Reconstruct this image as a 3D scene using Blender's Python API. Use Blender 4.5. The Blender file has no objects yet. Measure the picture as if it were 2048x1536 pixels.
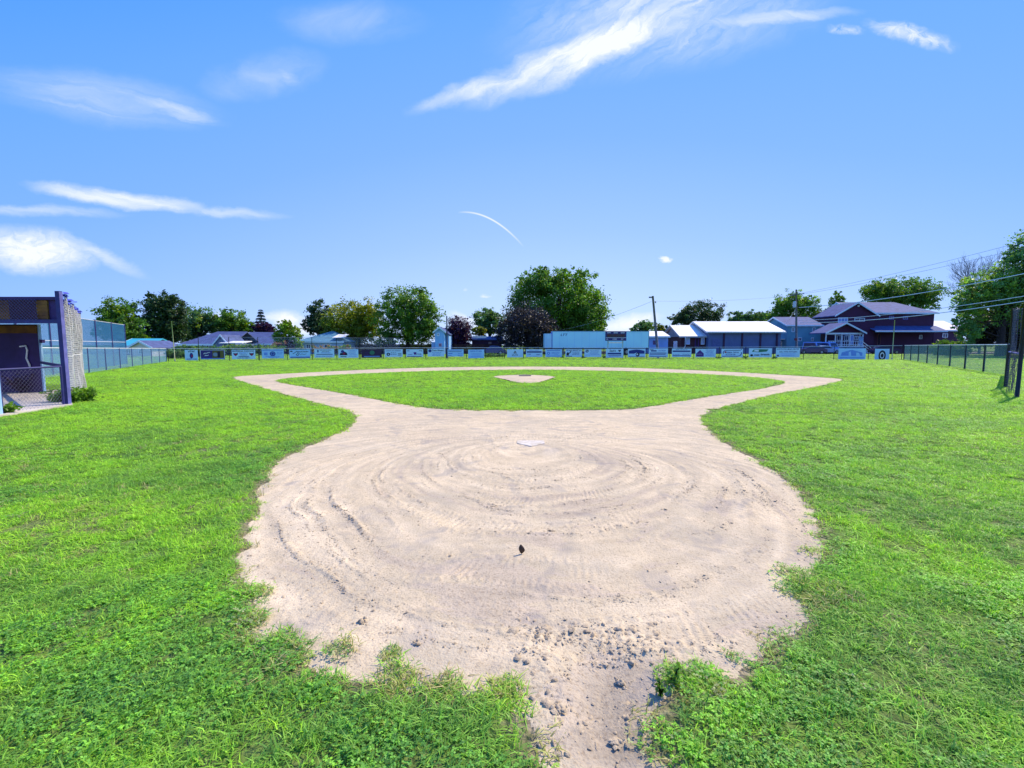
import bpy, math, random
import numpy as np
from mathutils import Vector

rng = np.random.default_rng(11)
random.seed(11)
S = bpy.context.scene
COL = S.collection
R = math.radians

# ------------------------------------------------------------------ camera model of the place
EYE, F, TH = 1.55, 909.0, math.atan(78 / 909)
ST, CT = math.sin(TH), math.cos(TH)

def ground_at(px, py):
    """a point of the field measured on the 2048 x 1536 photograph, as ground metres"""
    v = (768 - py) / F
    t = EYE / (ST - v * CT)
    return ((px - 1024) / F * t, t * (CT + v * ST))

def W(px, py, d):
    """x, z of a measured point that stands d metres away"""
    v = (768 - py) / F
    t = d / (CT + v * ST)
    return ((px - 1024) / F * t, EYE + t * (-ST + v * CT))

# ------------------------------------------------------------------ noise
def _h(ix, iy, s):
    n = (ix * 374761393 + iy * 668265263 + s * 2147483647 + 12345) & 0xFFFFFFFF
    n = ((n ^ (n >> 13)) * 1274126177) & 0xFFFFFFFF
    n = n ^ (n >> 16)
    return (n & 0xFFFF) / 65535.0

def vnoise(x, y, s=0):
    x = np.asarray(x, float); y = np.asarray(y, float)
    ix = np.floor(x).astype(np.int64); iy = np.floor(y).astype(np.int64)
    fx = x - ix; fy = y - iy
    fx = fx * fx * (3 - 2 * fx); fy = fy * fy * (3 - 2 * fy)
    a = _h(ix, iy, s); b = _h(ix + 1, iy, s); c = _h(ix, iy + 1, s); d = _h(ix + 1, iy + 1, s)
    return (a * (1 - fx) + b * fx) * (1 - fy) + (c * (1 - fx) + d * fx) * fy

def fbm(x, y, s=0, o=4):
    t = 0; a = .5; n = 0
    for k in range(o):
        t = t + a * vnoise(x * 2 ** k, y * 2 ** k, s + k * 7); n += a; a *= .5
    return t / n

# ------------------------------------------------------------------ meshes
ORG = {}

def fast_mesh(name, V, Fa, col=None):
    V = np.asarray(V, np.float32); Fa = np.asarray(Fa, np.int32)
    me = bpy.data.meshes.new(name)
    k = Fa.shape[1]
    me.vertices.add(len(V)); me.vertices.foreach_set('co', V.ravel())
    me.loops.add(Fa.size); me.loops.foreach_set('vertex_index', Fa.ravel())
    me.polygons.add(len(Fa))
    me.polygons.foreach_set('loop_start', np.arange(0, Fa.size, k, dtype=np.int32))
    me.update(calc_edges=True)
    if col is not None:
        at = me.color_attributes.new('Col', 'FLOAT_COLOR', 'POINT')
        at.data.foreach_set('color', np.asarray(col, np.float32).ravel())
    return me

def link(name, me, mat, parent=None, origin=None, smooth=False):
    o = bpy.data.objects.new(name, me)
    COL.objects.link(o)
    if mat is not None and len(me.materials) == 0:
        me.materials.append(mat)
    if parent is not None:
        og = ORG[parent.name]; o.parent = parent; ORG[o.name] = og
        me.transform(__import__('mathutils').Matrix.Translation((-og[0], -og[1], -og[2])))
    elif origin is not None:
        ORG[o.name] = tuple(origin); o.location = origin
        me.transform(__import__('mathutils').Matrix.Translation((-origin[0], -origin[1], -origin[2])))
    else:
        ORG[o.name] = (0, 0, 0)
    if smooth:
        me.polygons.foreach_set('use_smooth', np.ones(len(me.polygons), bool))
    return o

def tag(o, label=None, cat=None, group=None, kind=None):
    if label: o['label'] = label
    if cat: o['category'] = cat
    if group: o['group'] = group
    if kind: o['kind'] = kind
    return o

def thing(name, loc, label, cat, group=None):
    o = bpy.data.objects.new(name, None)
    COL.objects.link(o); o.location = loc; o.empty_display_size = .3
    ORG[o.name] = tuple(loc)
    return tag(o, label, cat, group)

class MB:
    def __init__(s): s.v = []; s.f = []
    def raw(s, vs, fs):
        b = len(s.v); s.v += [tuple(p) for p in vs]; s.f += [tuple(i + b for i in q) for q in fs]; return s
    def box(s, x0, x1, y0, y1, z0, z1):
        return s.raw([(x0, y0, z0), (x1, y0, z0), (x1, y1, z0), (x0, y1, z0), (x0, y0, z1), (x1, y0, z1), (x1, y1, z1), (x0, y1, z1)],
                     [(0, 3, 2, 1), (4, 5, 6, 7), (0, 1, 5, 4), (1, 2, 6, 5), (2, 3, 7, 6), (3, 0, 4, 7)])
    def bar(s, p0, p1, w, h, up=(0, 0, 1)):
        a = Vector(p0); b = Vector(p1); d = (b - a).normalized(); u = Vector(up)
        if abs(d.dot(u)) > .98: u = Vector((1, 0, 0))
        r = d.cross(u).normalized() * (w / 2); u2 = r.cross(d).normalized() * (h / 2)
        vs = [a - r - u2, a + r - u2, a + r + u2, a - r + u2, b - r - u2, b + r - u2, b + r + u2, b - r + u2]
        return s.raw(vs, [(0, 1, 2, 3), (7, 6, 5, 4), (0, 4, 5, 1), (1, 5, 6, 2), (2, 6, 7, 3), (3, 7, 4, 0)])
    def prism(s, poly, ax, a, b):
        """poly of 2-D points pushed along axis ax from a to b"""
        n = len(poly)
        def P(p, t):
            return {'x': (t, p[0], p[1]), 'y': (p[0], t, p[1]), 'z': (p[0], p[1], t)}[ax]
        vs = [P(p, a) for p in poly] + [P(p, b) for p in poly]
        fs = [tuple(range(n))[::-1], tuple(range(n, 2 * n))] + [(i, (i + 1) % n, n + (i + 1) % n, n + i) for i in range(n)]
        return s.raw(vs, fs)
    def tube(s, pts, r, n=6, cap=True):
        pts = [Vector(p) for p in pts]
        rs = r if isinstance(r, (list, tuple)) else [r] * len(pts)
        vs = []; fs = []
        for i, p in enumerate(pts):
            d = (pts[min(i + 1, len(pts) - 1)] - pts[max(i - 1, 0)]).normalized()
            u = Vector((0, 0, 1)) if abs(d.z) < .9 else Vector((1, 0, 0))
            a = d.cross(u).normalized(); b = a.cross(d)
            for k in range(n):
                t = 2 * math.pi * k / n
                vs.append(p + (a * math.cos(t) + b * math.sin(t)) * rs[i])
        for i in range(len(pts) - 1):
            for k in range(n):
                fs.append((i * n + k, i * n + (k + 1) % n, (i + 1) * n + (k + 1) % n, (i + 1) * n + k))
        if cap:
            fs.append(tuple(range(n))); fs.append(tuple(range((len(pts) - 1) * n, len(pts) * n))[::-1])
        return s.raw(vs, fs)
    def build(s, name, mat, parent=None, origin=None, smooth=False):
        me = bpy.data.meshes.new(name)
        me.from_pydata([tuple(p) for p in s.v], [], s.f); me.update()
        o = link(name, me, mat, parent, origin)
        if smooth:
            me.polygons.foreach_set('use_smooth', np.ones(len(me.polygons), bool))
        return o

# ------------------------------------------------------------------ materials
def nodes(m):
    m.use_nodes = True
    return m.node_tree, m.node_tree.nodes, m.node_tree.links

MATS = {}
def mat(name, c, rough=.7, var=.18, scale=3.0, bump=.15, bscale=40, metal=0, spec=.3, c2=None, stripes=None, alpha=None):
    """painted / wooden / metal surface: base colour broken up by noise, a fine bump, optional boards"""
    if name in MATS: return MATS[name]
    m = bpy.data.materials.new(name); nt, N, L = nodes(m); b = N['Principled BSDF']
    tc = N.new('ShaderNodeTexCoord')
    n1 = N.new('ShaderNodeTexNoise'); n1.inputs['Scale'].default_value = scale; n1.inputs['Detail'].default_value = 6
    L.new(tc.outputs['Object'], n1.inputs['Vector'])
    mx = N.new('ShaderNodeMix'); mx.data_type = 'RGBA'
    k = c2 or tuple(x * (1 - var) for x in c)
    mx.inputs['A'].default_value = (*[min(1, x * (1 + var * .5)) for x in c], 1); mx.inputs['B'].default_value = (*k, 1)
    mr = N.new('ShaderNodeMapRange'); mr.inputs['From Min'].default_value = .35; mr.inputs['From Max'].default_value = .68
    L.new(n1.outputs['Fac'], mr.inputs['Value']); L.new(mr.outputs['Result'], mx.inputs['Factor'])
    out = mx.outputs['Result']
    hgt = None
    if stripes:
        ax, per, dark = stripes
        sp = N.new('ShaderNodeSeparateXYZ'); L.new(tc.outputs['Object'], sp.inputs[0])
        md = N.new('ShaderNodeMath'); md.operation = 'PINGPONG'; md.inputs[1].default_value = per / 2
        L.new(sp.outputs[ax], md.inputs[0])
        m2 = N.new('ShaderNodeMapRange'); m2.inputs['From Max'].default_value = per * .09
        m2.inputs['To Min'].default_value = dark; m2.inputs['To Max'].default_value = 1
        L.new(md.outputs[0], m2.inputs['Value'])
        mm = N.new('ShaderNodeMix'); mm.data_type = 'RGBA'; mm.blend_type = 'MULTIPLY'; mm.inputs['Factor'].default_value = 1
        L.new(out, mm.inputs['A']); L.new(m2.outputs['Result'], mm.inputs['B']); out = mm.outputs['Result']
    L.new(out, b.inputs['Base Color'])
    b.inputs['Roughness'].default_value = rough; b.inputs['Metallic'].default_value = metal
    b.inputs['Specular IOR Level'].default_value = spec
    if bump:
        n2 = N.new('ShaderNodeTexNoise'); n2.inputs['Scale'].default_value = bscale; n2.inputs['Detail'].default_value = 4
        L.new(tc.outputs['Object'], n2.inputs['Vector'])
        bp = N.new('ShaderNodeBump'); bp.inputs['Strength'].default_value = bump; bp.inputs['Distance'].default_value = .02
        L.new(n2.outputs['Fac'], bp.inputs['Height']); L.new(bp.outputs['Normal'], b.inputs['Normal'])
    MATS[name] = m
    return m

def leaf_mat(name, c, trans=.45, var=.35, attr=True, rough=.45):
    if name in MATS: return MATS[name]
    m = bpy.data.materials.new(name); nt, N, L = nodes(m); b = N['Principled BSDF']; out = N['Material Output']
    at = N.new('ShaderNodeAttribute'); at.attribute_name = 'Col'
    base = N.new('ShaderNodeMix'); base.data_type = 'RGBA'; base.blend_type = 'MULTIPLY'; base.inputs['Factor'].default_value = 1
    base.inputs['A'].default_value = (*c, 1); L.new(at.outputs['Color'], base.inputs['B'])
    L.new(base.outputs['Result'], b.inputs['Base Color']); b.inputs['Roughness'].default_value = rough
    b.inputs['Specular IOR Level'].default_value = .35
    tr = N.new('ShaderNodeBsdfTranslucent')
    tm = N.new('ShaderNodeMix'); tm.data_type = 'RGBA'; tm.blend_type = 'MULTIPLY'; tm.inputs['Factor'].default_value = 1
    L.new(base.outputs['Result'], tm.inputs['A']); tm.inputs['B'].default_value = (1.25, 1.2, .5, 1)
    L.new(tm.outputs['Result'], tr.inputs['Color'])
    ms = N.new('ShaderNodeMixShader'); ms.inputs[0].default_value = trans
    L.new(b.outputs[0], ms.inputs[1]); L.new(tr.outputs[0], ms.inputs[2]); L.new(ms.outputs[0], out.inputs['Surface'])
    MATS[name] = m
    return m

# ------------------------------------------------------------------ polygons of the field
def smooth_poly(px, it=2, closed=True):
    P = [ground_at(*p) for p in px]
    for _ in range(it):
        Q = []
        n = len(P)
        for i in range(n if closed else n - 1):
            a = P[i]; b = P[(i + 1) % n]
            Q += [(a[0] * .75 + b[0] * .25, a[1] * .75 + b[1] * .25), (a[0] * .25 + b[0] * .75, a[1] * .25 + b[1] * .75)]
        P = Q
    return np.array(P)

OUTER = smooth_poly([(455, 754), (500, 768), (540, 780), (600, 797), (660, 812), (700, 822), (716, 832), (706, 850), (680, 866), (640, 885), (590, 905),
    (550, 925), (527, 960), (512, 990), (515, 1020), (500, 1060), (488, 1100), (480, 1150), (502, 1190), (505, 1230), (480, 1265), (500, 1290),
    (560, 1318), (640, 1338), (720, 1352), (790, 1365), (815, 1388), (870, 1395), (960, 1398), (1035, 1400), (1056, 1440), (1080, 1480), (1100, 1536), (1120, 1640),
    (1350, 1640), (1320, 1536), (1295, 1480), (1308, 1430), (1340, 1390), (1400, 1368), (1460, 1350), (1520, 1320), (1560, 1290), (1590, 1260), (1612, 1215),
    (1600, 1180), (1625, 1140), (1640, 1080), (1620, 1020), (1600, 985), (1570, 960), (1530, 930), (1480, 905), (1440, 880), (1405, 850), (1402, 834),
    (1420, 820), (1470, 808), (1540, 790), (1600, 780), (1650, 770), (1692, 759.5), (1660, 756), (1600, 752), (1500, 746), (1400, 741), (1300, 737), (1200, 734.2),
    (1050, 733), (900, 734.4), (800, 737), (700, 741), (600, 746), (520, 750)], 2)
INNER = smooth_poly([(546, 763), (565, 757), (650, 751), (760, 745.5), (900, 741), (1050, 739), (1200, 741), (1300, 744), (1400, 748), (1500, 753.5),
    (1560, 760), (1575, 766), (1530, 777), (1450, 789), (1360, 803), (1290, 815), (1235, 821), (1100, 821), (960, 821), (900, 819.5), (830, 814), (760, 801), (680, 786), (600, 773)], 2)
MOUND = smooth_poly([(982, 753), (1000, 758), (1025, 764), (1055, 767), (1082, 765), (1098, 759), (1114, 754), (1090, 751), (1045, 749.3), (1005, 751)], 2)

def inside(P, x, y):
    c = np.zeros(np.shape(x), bool); n = len(P)
    for i in range(n):
        x0, y0 = P[i]; x1, y1 = P[(i + 1) % n]
        if y0 == y1: continue
        k = ((y0 > y) != (y1 > y)) & (x < (x1 - x0) * (y - y0) / (y1 - y0) + x0)
        c ^= k
    return c

def edge_dist(P, x, y):
    d = np.full(np.shape(x), 1e9); n = len(P)
    for i in range(n):
        x0, y0 = P[i]; x1, y1 = P[(i + 1) % n]
        dx, dy = x1 - x0, y1 - y0; q = dx * dx + dy * dy + 1e-12
        t = np.clip(((x - x0) * dx + (y - y0) * dy) / q, 0, 1)
        d = np.minimum(d, (x - x0 - t * dx) ** 2 + (y - y0 - t * dy) ** 2)
    return np.sqrt(d)

def dirt_sd(x, y):
    """positive inside bare dirt, metres from its ragged edge"""
    d = edge_dist(OUTER, x, y) * np.where(inside(OUTER, x, y), 1, -1)
    d2 = edge_dist(INNER, x, y) * np.where(inside(INNER, x, y), -1, 1)
    d3 = edge_dist(MOUND, x, y) * np.where(inside(MOUND, x, y), 1, -1)
    s = np.maximum(np.minimum(d, d2), d3)
    return s + (fbm(x * 5, y * 5, 91, 3) - .5) * .16 + (fbm(x * 22, y * 22, 92, 2) - .5) * .05
# ------------------------------------------------------------------ world, sun, camera
SUN_AZ, SUN_EL = R(55), R(47)
SV = Vector((math.sin(SUN_AZ) * math.cos(SUN_EL), math.cos(SUN_AZ) * math.cos(SUN_EL), math.sin(SUN_EL)))
sl = bpy.data.lights.new('sun', 'SUN'); sl.energy = 5.0; sl.angle = R(.5); sl.color = (1, .88, .68)
so = bpy.data.objects.new('sun', sl); COL.objects.link(so); so.location = (60, 40, 80)
so.rotation_euler = SV.to_track_quat('Z', 'Y').to_euler()

cam = bpy.data.cameras.new('camera'); cam.sensor_width = 36; cam.lens = 36 * F / 2048; cam.clip_start = .05; cam.clip_end = 5000
co = bpy.data.objects.new('camera', cam); COL.objects.link(co); co.location = (0, 0, EYE)
co.rotation_euler = (math.pi / 2 - TH, 0, 0); S.camera = co
S.view_settings.view_transform = 'Standard'; S.view_settings.look = 'None'; S.view_settings.gamma = 1
S.view_settings.use_curve_mapping = False; S.view_settings.exposure = 0.35
S.cycles.max_bounces = 6; S.cycles.transparent_max_bounces = 8; S.cycles.caustics_reflective = False; S.cycles.caustics_refractive = False

wd = bpy.data.worlds.new('World'); S.world = wd; wd.use_nodes = True
nt = wd.node_tree; N = nt.nodes; L = nt.links
bg = N['Background']; bg.inputs['Strength'].default_value = .1
sky = N.new('ShaderNodeTexSky'); sky.sky_type = 'NISHITA'; sky.sun_disc = False
sky.sun_elevation = SUN_EL; sky.sun_rotation = SUN_AZ; sky.air_density = 1.0; sky.dust_density = .3; sky.ozone_density = 3.0
tc = N.new('ShaderNodeTexCoord'); sx = N.new('ShaderNodeSeparateXYZ'); L.new(tc.outputs['Generated'], sx.inputs[0])

def M(op, a, b=None, c=None, clamp=False):
    n = N.new('ShaderNodeMath'); n.operation = op; n.use_clamp = clamp
    for i, k in enumerate((a, b, c)):
        if k is None: continue
        if isinstance(k, (int, float)): n.inputs[i].default_value = k
        else: L.new(k, n.inputs[i])
    return n.outputs[0]

DX, DY, DZ = sx.outputs
yy = M('MAXIMUM', DY, .02)
U0 = M('DIVIDE', DX, yy); V0 = M('DIVIDE', DZ, yy)
cbw = N.new('ShaderNodeCombineXYZ'); L.new(M('MULTIPLY', U0, 7), cbw.inputs[0]); L.new(M('MULTIPLY', V0, 11), cbw.inputs[1]); cbw.inputs[2].default_value = 4.4
nw = N.new('ShaderNodeTexNoise'); nw.inputs['Scale'].default_value = 1; nw.inputs['Detail'].default_value = 7; nw.inputs['Roughness'].default_value = .62; L.new(cbw.outputs[0], nw.inputs['Vector'])
sw_ = N.new('ShaderNodeSeparateColor'); L.new(nw.outputs['Color'], sw_.inputs[0])
# the air bends the clouds out of any regular outline
U = M('ADD', U0, M('MULTIPLY', M('SUBTRACT', sw_.outputs[0], .5), .12)); V_ = M('ADD', V0, M('MULTIPLY', M('SUBTRACT', sw_.outputs[1], .5), .045))

def uv(px, py):
    v = (768 - py) / F; dy = CT + v * ST
    return (px - 1024) / F / dy, (-ST + v * CT) / dy

def fibre(ang, sl_, sw, seed, lo, hi, detail=5):
    c, s = math.cos(ang), math.sin(ang)
    p = M('MULTIPLY', M('ADD', M('MULTIPLY', U, c), M('MULTIPLY', V_, s)), sl_)
    q = M('MULTIPLY', M('ADD', M('MULTIPLY', U, -s), M('MULTIPLY', V_, c)), sw)
    cb = N.new('ShaderNodeCombineXYZ'); L.new(p, cb.inputs[0]); L.new(q, cb.inputs[1]); cb.inputs[2].default_value = seed
    n = N.new('ShaderNodeTexNoise'); n.inputs['Scale'].default_value = 1; n.inputs['Detail'].default_value = detail; n.inputs['Distortion'].default_value = 1.0
    n.inputs['Roughness'].default_value = .62
    L.new(cb.outputs[0], n.inputs['Vector'])
    mr = N.new('ShaderNodeMapRange'); mr.inputs['From Min'].default_value = lo; mr.inputs['From Max'].default_value = hi
    L.new(n.outputs['Fac'], mr.inputs['Value']); return mr.outputs['Result']

fib_up = fibre(R(36), 7, 40, 3.1, .28, .76, 8)
fib_flat = fibre(R(-9), 5, 50, 7.7, .26, .78, 8)
puff = fibre(0, 24, 34, 1.3, .34, .72, 8)
soft = fibre(R(15), 5, 9, 5.5, .3, .72, 6)

def cloud(px, py, ax, ay, ang, tex, k, pw=1.0, mixt=1.0):
    """one cloud: soft ellipse (pixels of the photograph) times a texture"""
    cu, cv = uv(px, py); a, b = ax / F, ay / F; c, s = math.cos(R(ang)), math.sin(R(ang))
    du = M('SUBTRACT', U, cu); dv = M('SUBTRACT', V_, cv)
    p = M('DIVIDE', M('ADD', M('MULTIPLY', du, c), M('MULTIPLY', dv, s)), a)
    q = M('DIVIDE', M('ADD', M('MULTIPLY', du, -s), M('MULTIPLY', dv, c)), b)
    d = M('SUBTRACT', 1, M('ADD', M('MULTIPLY', p, p), M('MULTIPLY', q, q)), clamp=True)
    d = M('POWER', d, pw * 1.7)
    t = tex if mixt == 1 else M('ADD', M('MULTIPLY', tex, mixt), 1 - mixt)
    return M('MULTIPLY', M('MULTIPLY', d, t), k)

CL = [cloud(1190, 95, 300, 48, 22, fib_up, 1.75, 1.0, .75), cloud(1340, 20, 380, 130, 10, fib_up, .85, 1.2, .9), cloud(985, 172, 190, 24, 17, fib_up, 1.1, 1.1, .8),
      cloud(1540, 38, 200, 16, 5, fib_flat, .8, 1, .6), cloud(1690, 62, 55, 13, -3, puff, .9), cloud(1825, 68, 100, 22, -14, puff, 1.25),
      cloud(200, 195, 270, 55, -8, fib_flat, .42, 1, .7), cloud(330, 215, 140, 24, -14, fib_flat, .65, 1.1, .8), cloud(540, 150, 150, 50, 10, soft, .4), cloud(575, 150, 45, 20, -30, fib_flat, .4, 1, .6),
      cloud(700, 40, 160, 50, 0, soft, .3), cloud(230, 396, 215, 22, -8, fib_flat, 1.3, 1, .6), cloud(450, 425, 150, 12, -3, fib_flat, .6, 1, .7), cloud(60, 422, 220, 15, -2, fib_flat, .55, 1.1, .7),
      cloud(55, 500, 150, 52, -6, puff, 1.5, .9, .6), cloud(190, 505, 130, 20, -24, fib_flat, .8, 1.1, .7),
      cloud(1340, 516, 14, 6, 10, puff, 1.6, 1, .5), cloud(570, 643, 55, 24, 0, puff, 1.5, .8, .5), cloud(610, 655, 60, 18, 0, puff, 1.2, .8, .5), cloud(1250, 652, 80, 20, 12, puff, 1.3, .8, .5),
      cloud(925, 640, 40, 18, -20, puff, 1.0, .8, .5), cloud(980, 594, 14, 4, 0, puff, .7, 1, .4), cloud(938, 580, 10, 4, 0, puff, .4, 1, .4), cloud(435, 640, 50, 20, 0, puff, .8, .8, .5)]
# vapour trail: a curved line in the sky
(u0, v0), (u1, v1), (u2, v2) = uv(915, 425), uv(985, 440), uv(1048, 494)
A_ = np.linalg.solve(np.array([[1, u, u * u] for u in (u0, u1, u2)]), np.array([v0, v1, v2]))
cv_ = M('ADD', M('ADD', M('MULTIPLY', U0, float(A_[1])), float(A_[0])), M('MULTIPLY', M('MULTIPLY', U0, U0), float(A_[2])))
slope = M('ADD', M('MULTIPLY', U0, float(2 * A_[2])), float(A_[1]))
dist = M('DIVIDE', M('ABSOLUTE', M('SUBTRACT', V0, cv_)), M('SQRT', M('ADD', M('MULTIPLY', slope, slope), 1)))
um = M('DIVIDE', M('SUBTRACT', U0, (u0 + u2) / 2), (u2 - u0) / 2)
trail = M('MULTIPLY', M('SUBTRACT', 1, M('DIVIDE', dist, 2.3 / F), clamp=True), M('MULTIPLY', M('SUBTRACT', 1, M('POWER', M('ABSOLUTE', um), 2), clamp=True), .95))
CL.append(trail)
tot = CL[0]
for k in CL[1:]: tot = M('MAXIMUM', tot, k)
tot = M('MINIMUM', M('MULTIPLY', tot, M('GREATER_THAN', DY, .03)), .95)

rp = N.new('ShaderNodeValToRGB'); e = rp.color_ramp.elements
xo = M('SUBTRACT', DX, .08)
L.new(M('ADD', M('MULTIPLY', DZ, .85), M('MULTIPLY', M('MULTIPLY', xo, xo), .32)), rp.inputs['Fac'])
stops = [(0, (.50, .65, .98)), (.08, (.43, .60, .98)), (.2, (.30, .49, .97)), (.34, (.19, .40, .97)), (.48, (.125, .35, 1.0)), (.60, (.05, .275, 1.0)), (1, (.035, .22, .98))]
e[0].position = 0; e[0].color = (*stops[0][1], 1); e[1].position = 1; e[1].color = (*stops[-1][1], 1)
for p, c in stops[1:-1]:
    k = e.new(p); k.color = (*c, 1)
sc = N.new('ShaderNodeVectorMath'); sc.operation = 'SCALE'; sc.inputs['Scale'].default_value = 10; L.new(rp.outputs['Color'], sc.inputs[0])
m1 = N.new('ShaderNodeMix'); m1.data_type = 'RGBA'; m1.inputs['Factor'].default_value = .9
L.new(sky.outputs['Color'], m1.inputs['A']); L.new(sc.outputs[0], m1.inputs['B'])
m2 = N.new('ShaderNodeMix'); m2.data_type = 'RGBA'; m2.inputs['B'].default_value = (7.9, 8.2, 9.2, 1)
L.new(tot, m2.inputs['Factor']); L.new(m1.outputs['Result'], m2.inputs['A'])
L.new(m2.outputs['Result'], bg.inputs['Color'])
wd.cycles.sampling_method = 'MANUAL'; wd.cycles.sample_map_resolution = 512
# ------------------------------------------------------------------ ground and bare earth
def grass_ground_mat():
    m = bpy.data.materials.new('lawn soil and thatch'); nt, N, L = nodes(m); b = N['Principled BSDF']
    tc = N.new('ShaderNodeTexCoord')
    def noise(s, d=6):
        n = N.new('ShaderNodeTexNoise'); n.inputs['Scale'].default_value = s; n.inputs['Detail'].default_value = d
        L.new(tc.outputs['Object'], n.inputs['Vector']); return n.outputs['Fac']
    def ramp(f, st):
        r = N.new('ShaderNodeValToRGB'); e = r.color_ramp.elements; L.new(f, r.inputs['Fac'])
        e[0].position, e[0].color = st[0][0], (*st[0][1], 1); e[1].position, e[1].color = st[-1][0], (*st[-1][1], 1)
        for p, c in st[1:-1]:
            k = e.new(p); k.color = (*c, 1)
        return r.outputs['Color']
    a = ramp(noise(.22, 8), [(.3, (.08, .17, .025)), (.5, (.12, .23, .03)), (.7, (.18, .24, .06))])
    c = ramp(noise(14, 5), [(.3, (.35, .35, .4)), (.5, (.9, .85, .9)), (.62, (1.1, 1.05, 1.)), (.75, (1.8, 1.2, 1.6))])
    mm = N.new('ShaderNodeMix'); mm.data_type = 'RGBA'; mm.blend_type = 'MULTIPLY'; mm.inputs['Factor'].default_value = 1
    L.new(a, mm.inputs['A']); L.new(c, mm.inputs['B'])
    at = N.new('ShaderNodeAttribute'); at.attribute_name = 'Col'; se = N.new('ShaderNodeSeparateColor'); L.new(at.outputs['Color'], se.inputs[0])
    soil = ramp(noise(26, 6), [(.3, (.10, .10, .05)), (.5, (.24, .19, .12)), (.7, (.40, .32, .22))])
    ms = N.new('ShaderNodeMix'); ms.data_type = 'RGBA'; L.new(se.outputs[0], ms.inputs['Factor']); L.new(mm.outputs['Result'], ms.inputs['A']); L.new(soil, ms.inputs['B'])
    L.new(ms.outputs['Result'], b.inputs['Base Color']); b.inputs['Roughness'].default_value = .9; b.inputs['Specular IOR Level'].default_value = .1
    bp = N.new('ShaderNodeBump'); bp.inputs['Strength'].default_value = .9; bp.inputs['Distance'].default_value = .05
    L.new(noise(30, 6), bp.inputs['Height']); L.new(bp.outputs['Normal'], b.inputs['Normal'])
    return m

def dirt_mat():
    m = bpy.data.materials.new('pale sandy clay'); nt, N, L = nodes(m); b = N['Principled BSDF']
    tc = N.new('ShaderNodeTexCoord')
    def noise(s, d=6, dist=0):
        n = N.new('ShaderNodeTexNoise'); n.inputs['Scale'].default_value = s; n.inputs['Detail'].default_value = d; n.inputs['Distortion'].default_value = dist
        L.new(tc.outputs['Object'], n.inputs['Vector']); return n.outputs['Fac']
    def mix(f, A, B, mode='MIX'):
        x = N.new('ShaderNodeMix'); x.data_type = 'RGBA'; x.blend_type = mode
        for k, val in (('Factor', f), ('A', A), ('B', B)):
            if isinstance(val, tuple): x.inputs[k].default_value = (*val, 1)
            elif isinstance(val, (int, float)): x.inputs[k].default_value = val
            else: L.new(val, x.inputs[k])
        return x.outputs['Result']
    def rng_(f, lo, hi):
        r = N.new('ShaderNodeMapRange'); r.inputs['From Min'].default_value = lo; r.inputs['From Max'].default_value = hi; L.new(f, r.inputs['Value']); return r.outputs['Result']
    c = mix(rng_(noise(.9, 7, .4), .35, .65), (.60, .48, .325), (.505, .42, .305))
    c = mix(rng_(noise(3.2, 6, .8), .45, .75), c, (.66, .525, .36))
    c = mix(rng_(noise(9, 6, .3), .5, .85), c, (.50, .40, .27))
    c = mix(rng_(noise(60, 5), .5, .78), c, (.36, .27, .18))
    c = mix(rng_(noise(1.7, 8, 1.5), .56, .66), c, (.44, .365, .28))
    ca = N.new('ShaderNodeAttribute'); ca.attribute_name = 'Col'; c = mix(1.0, c, ca.outputs['Color'], 'MULTIPLY')
    L.new(c, b.inputs['Base Color']); b.inputs['Roughness'].default_value = .95; b.inputs['Specular IOR Level'].default_value = .1
    bp = N.new('ShaderNodeBump'); bp.inputs['Strength'].default_value = .55; bp.inputs['Distance'].default_value = .012
    L.new(noise(85, 6), bp.inputs['Height']); L.new(bp.outputs['Normal'], b.inputs['Normal'])
    return m

M_LAWN, M_DIRT = grass_ground_mat(), dirt_mat()
CX, CY = .2, 5.25
def ring(x, y):
    """drag rings: circles whose centre slides from home plate to the middle of the dirt as they grow"""
    X_ = x - CX; d = y - 6.9
    r = (1.4 * d + np.sqrt(1.96 * d * d + 2.04 * (X_ * X_ + d * d))) / 1.02
    return r, np.arctan2(y - (6.9 - .7 * r), X_)
def warp(x, y): return (fbm(x * .7, y * .7, 5, 3) - .5) * .30
TRACKS = [(.95, .10, .5), (1.42, .12, .8), (1.85, .13, 1.), (2.28, .15, 1.1), (2.68, .13, 1.), (2.98, .10, .7)]

def rough_amt(x, y):
    return np.clip((fbm(x * 1.1, y * 1.6, 31, 3) - .42) * 4, 0, 1)

_ra = random.Random(77)
ARCS = [(_ra.uniform(.7, 2.95), _ra.uniform(-3.3, -.3), _ra.uniform(.15, .9), _ra.uniform(.3, 1)) for _ in range(70)] + [(2.25, -2.95, .75, 1), (2.62, -2.75, .8, 1), (1.9, -.75, .5, 1), (2.2, -.62, .42, 1), (1.5, -2.2, 1.1, .8), (2.78, -1.9, 1.0, 1), (2.45, -1.5, .8, .9), (1.15, -2.0, .9, .8), (.85, -2.3, 1.2, .8)]

def polar(x, y):
    r, a = ring(x, y); return r + warp(x, y), a

def dirt_tone(x, y):
    r, a = polar(x, y)
    s = fbm(a * 1.6 * np.maximum(r, .5) , r * 13, 300, 4) - .5
    p = fbm(x * .8, y * .8, 301, 4) - .5
    t = 1 + .50 * s + .26 * p
    damp = np.exp(-((x - .45) / .22) ** 2) * np.clip((2.3 - y) / .4, 0, 1) + .6 * np.exp(-((x - .1) / .9) ** 2 - ((y - 3.4) / 1.3) ** 2) * fbm(x * 2, y * 2, 302, 3)
    return np.clip(t - .30 * damp, .58, 1.2)

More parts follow.
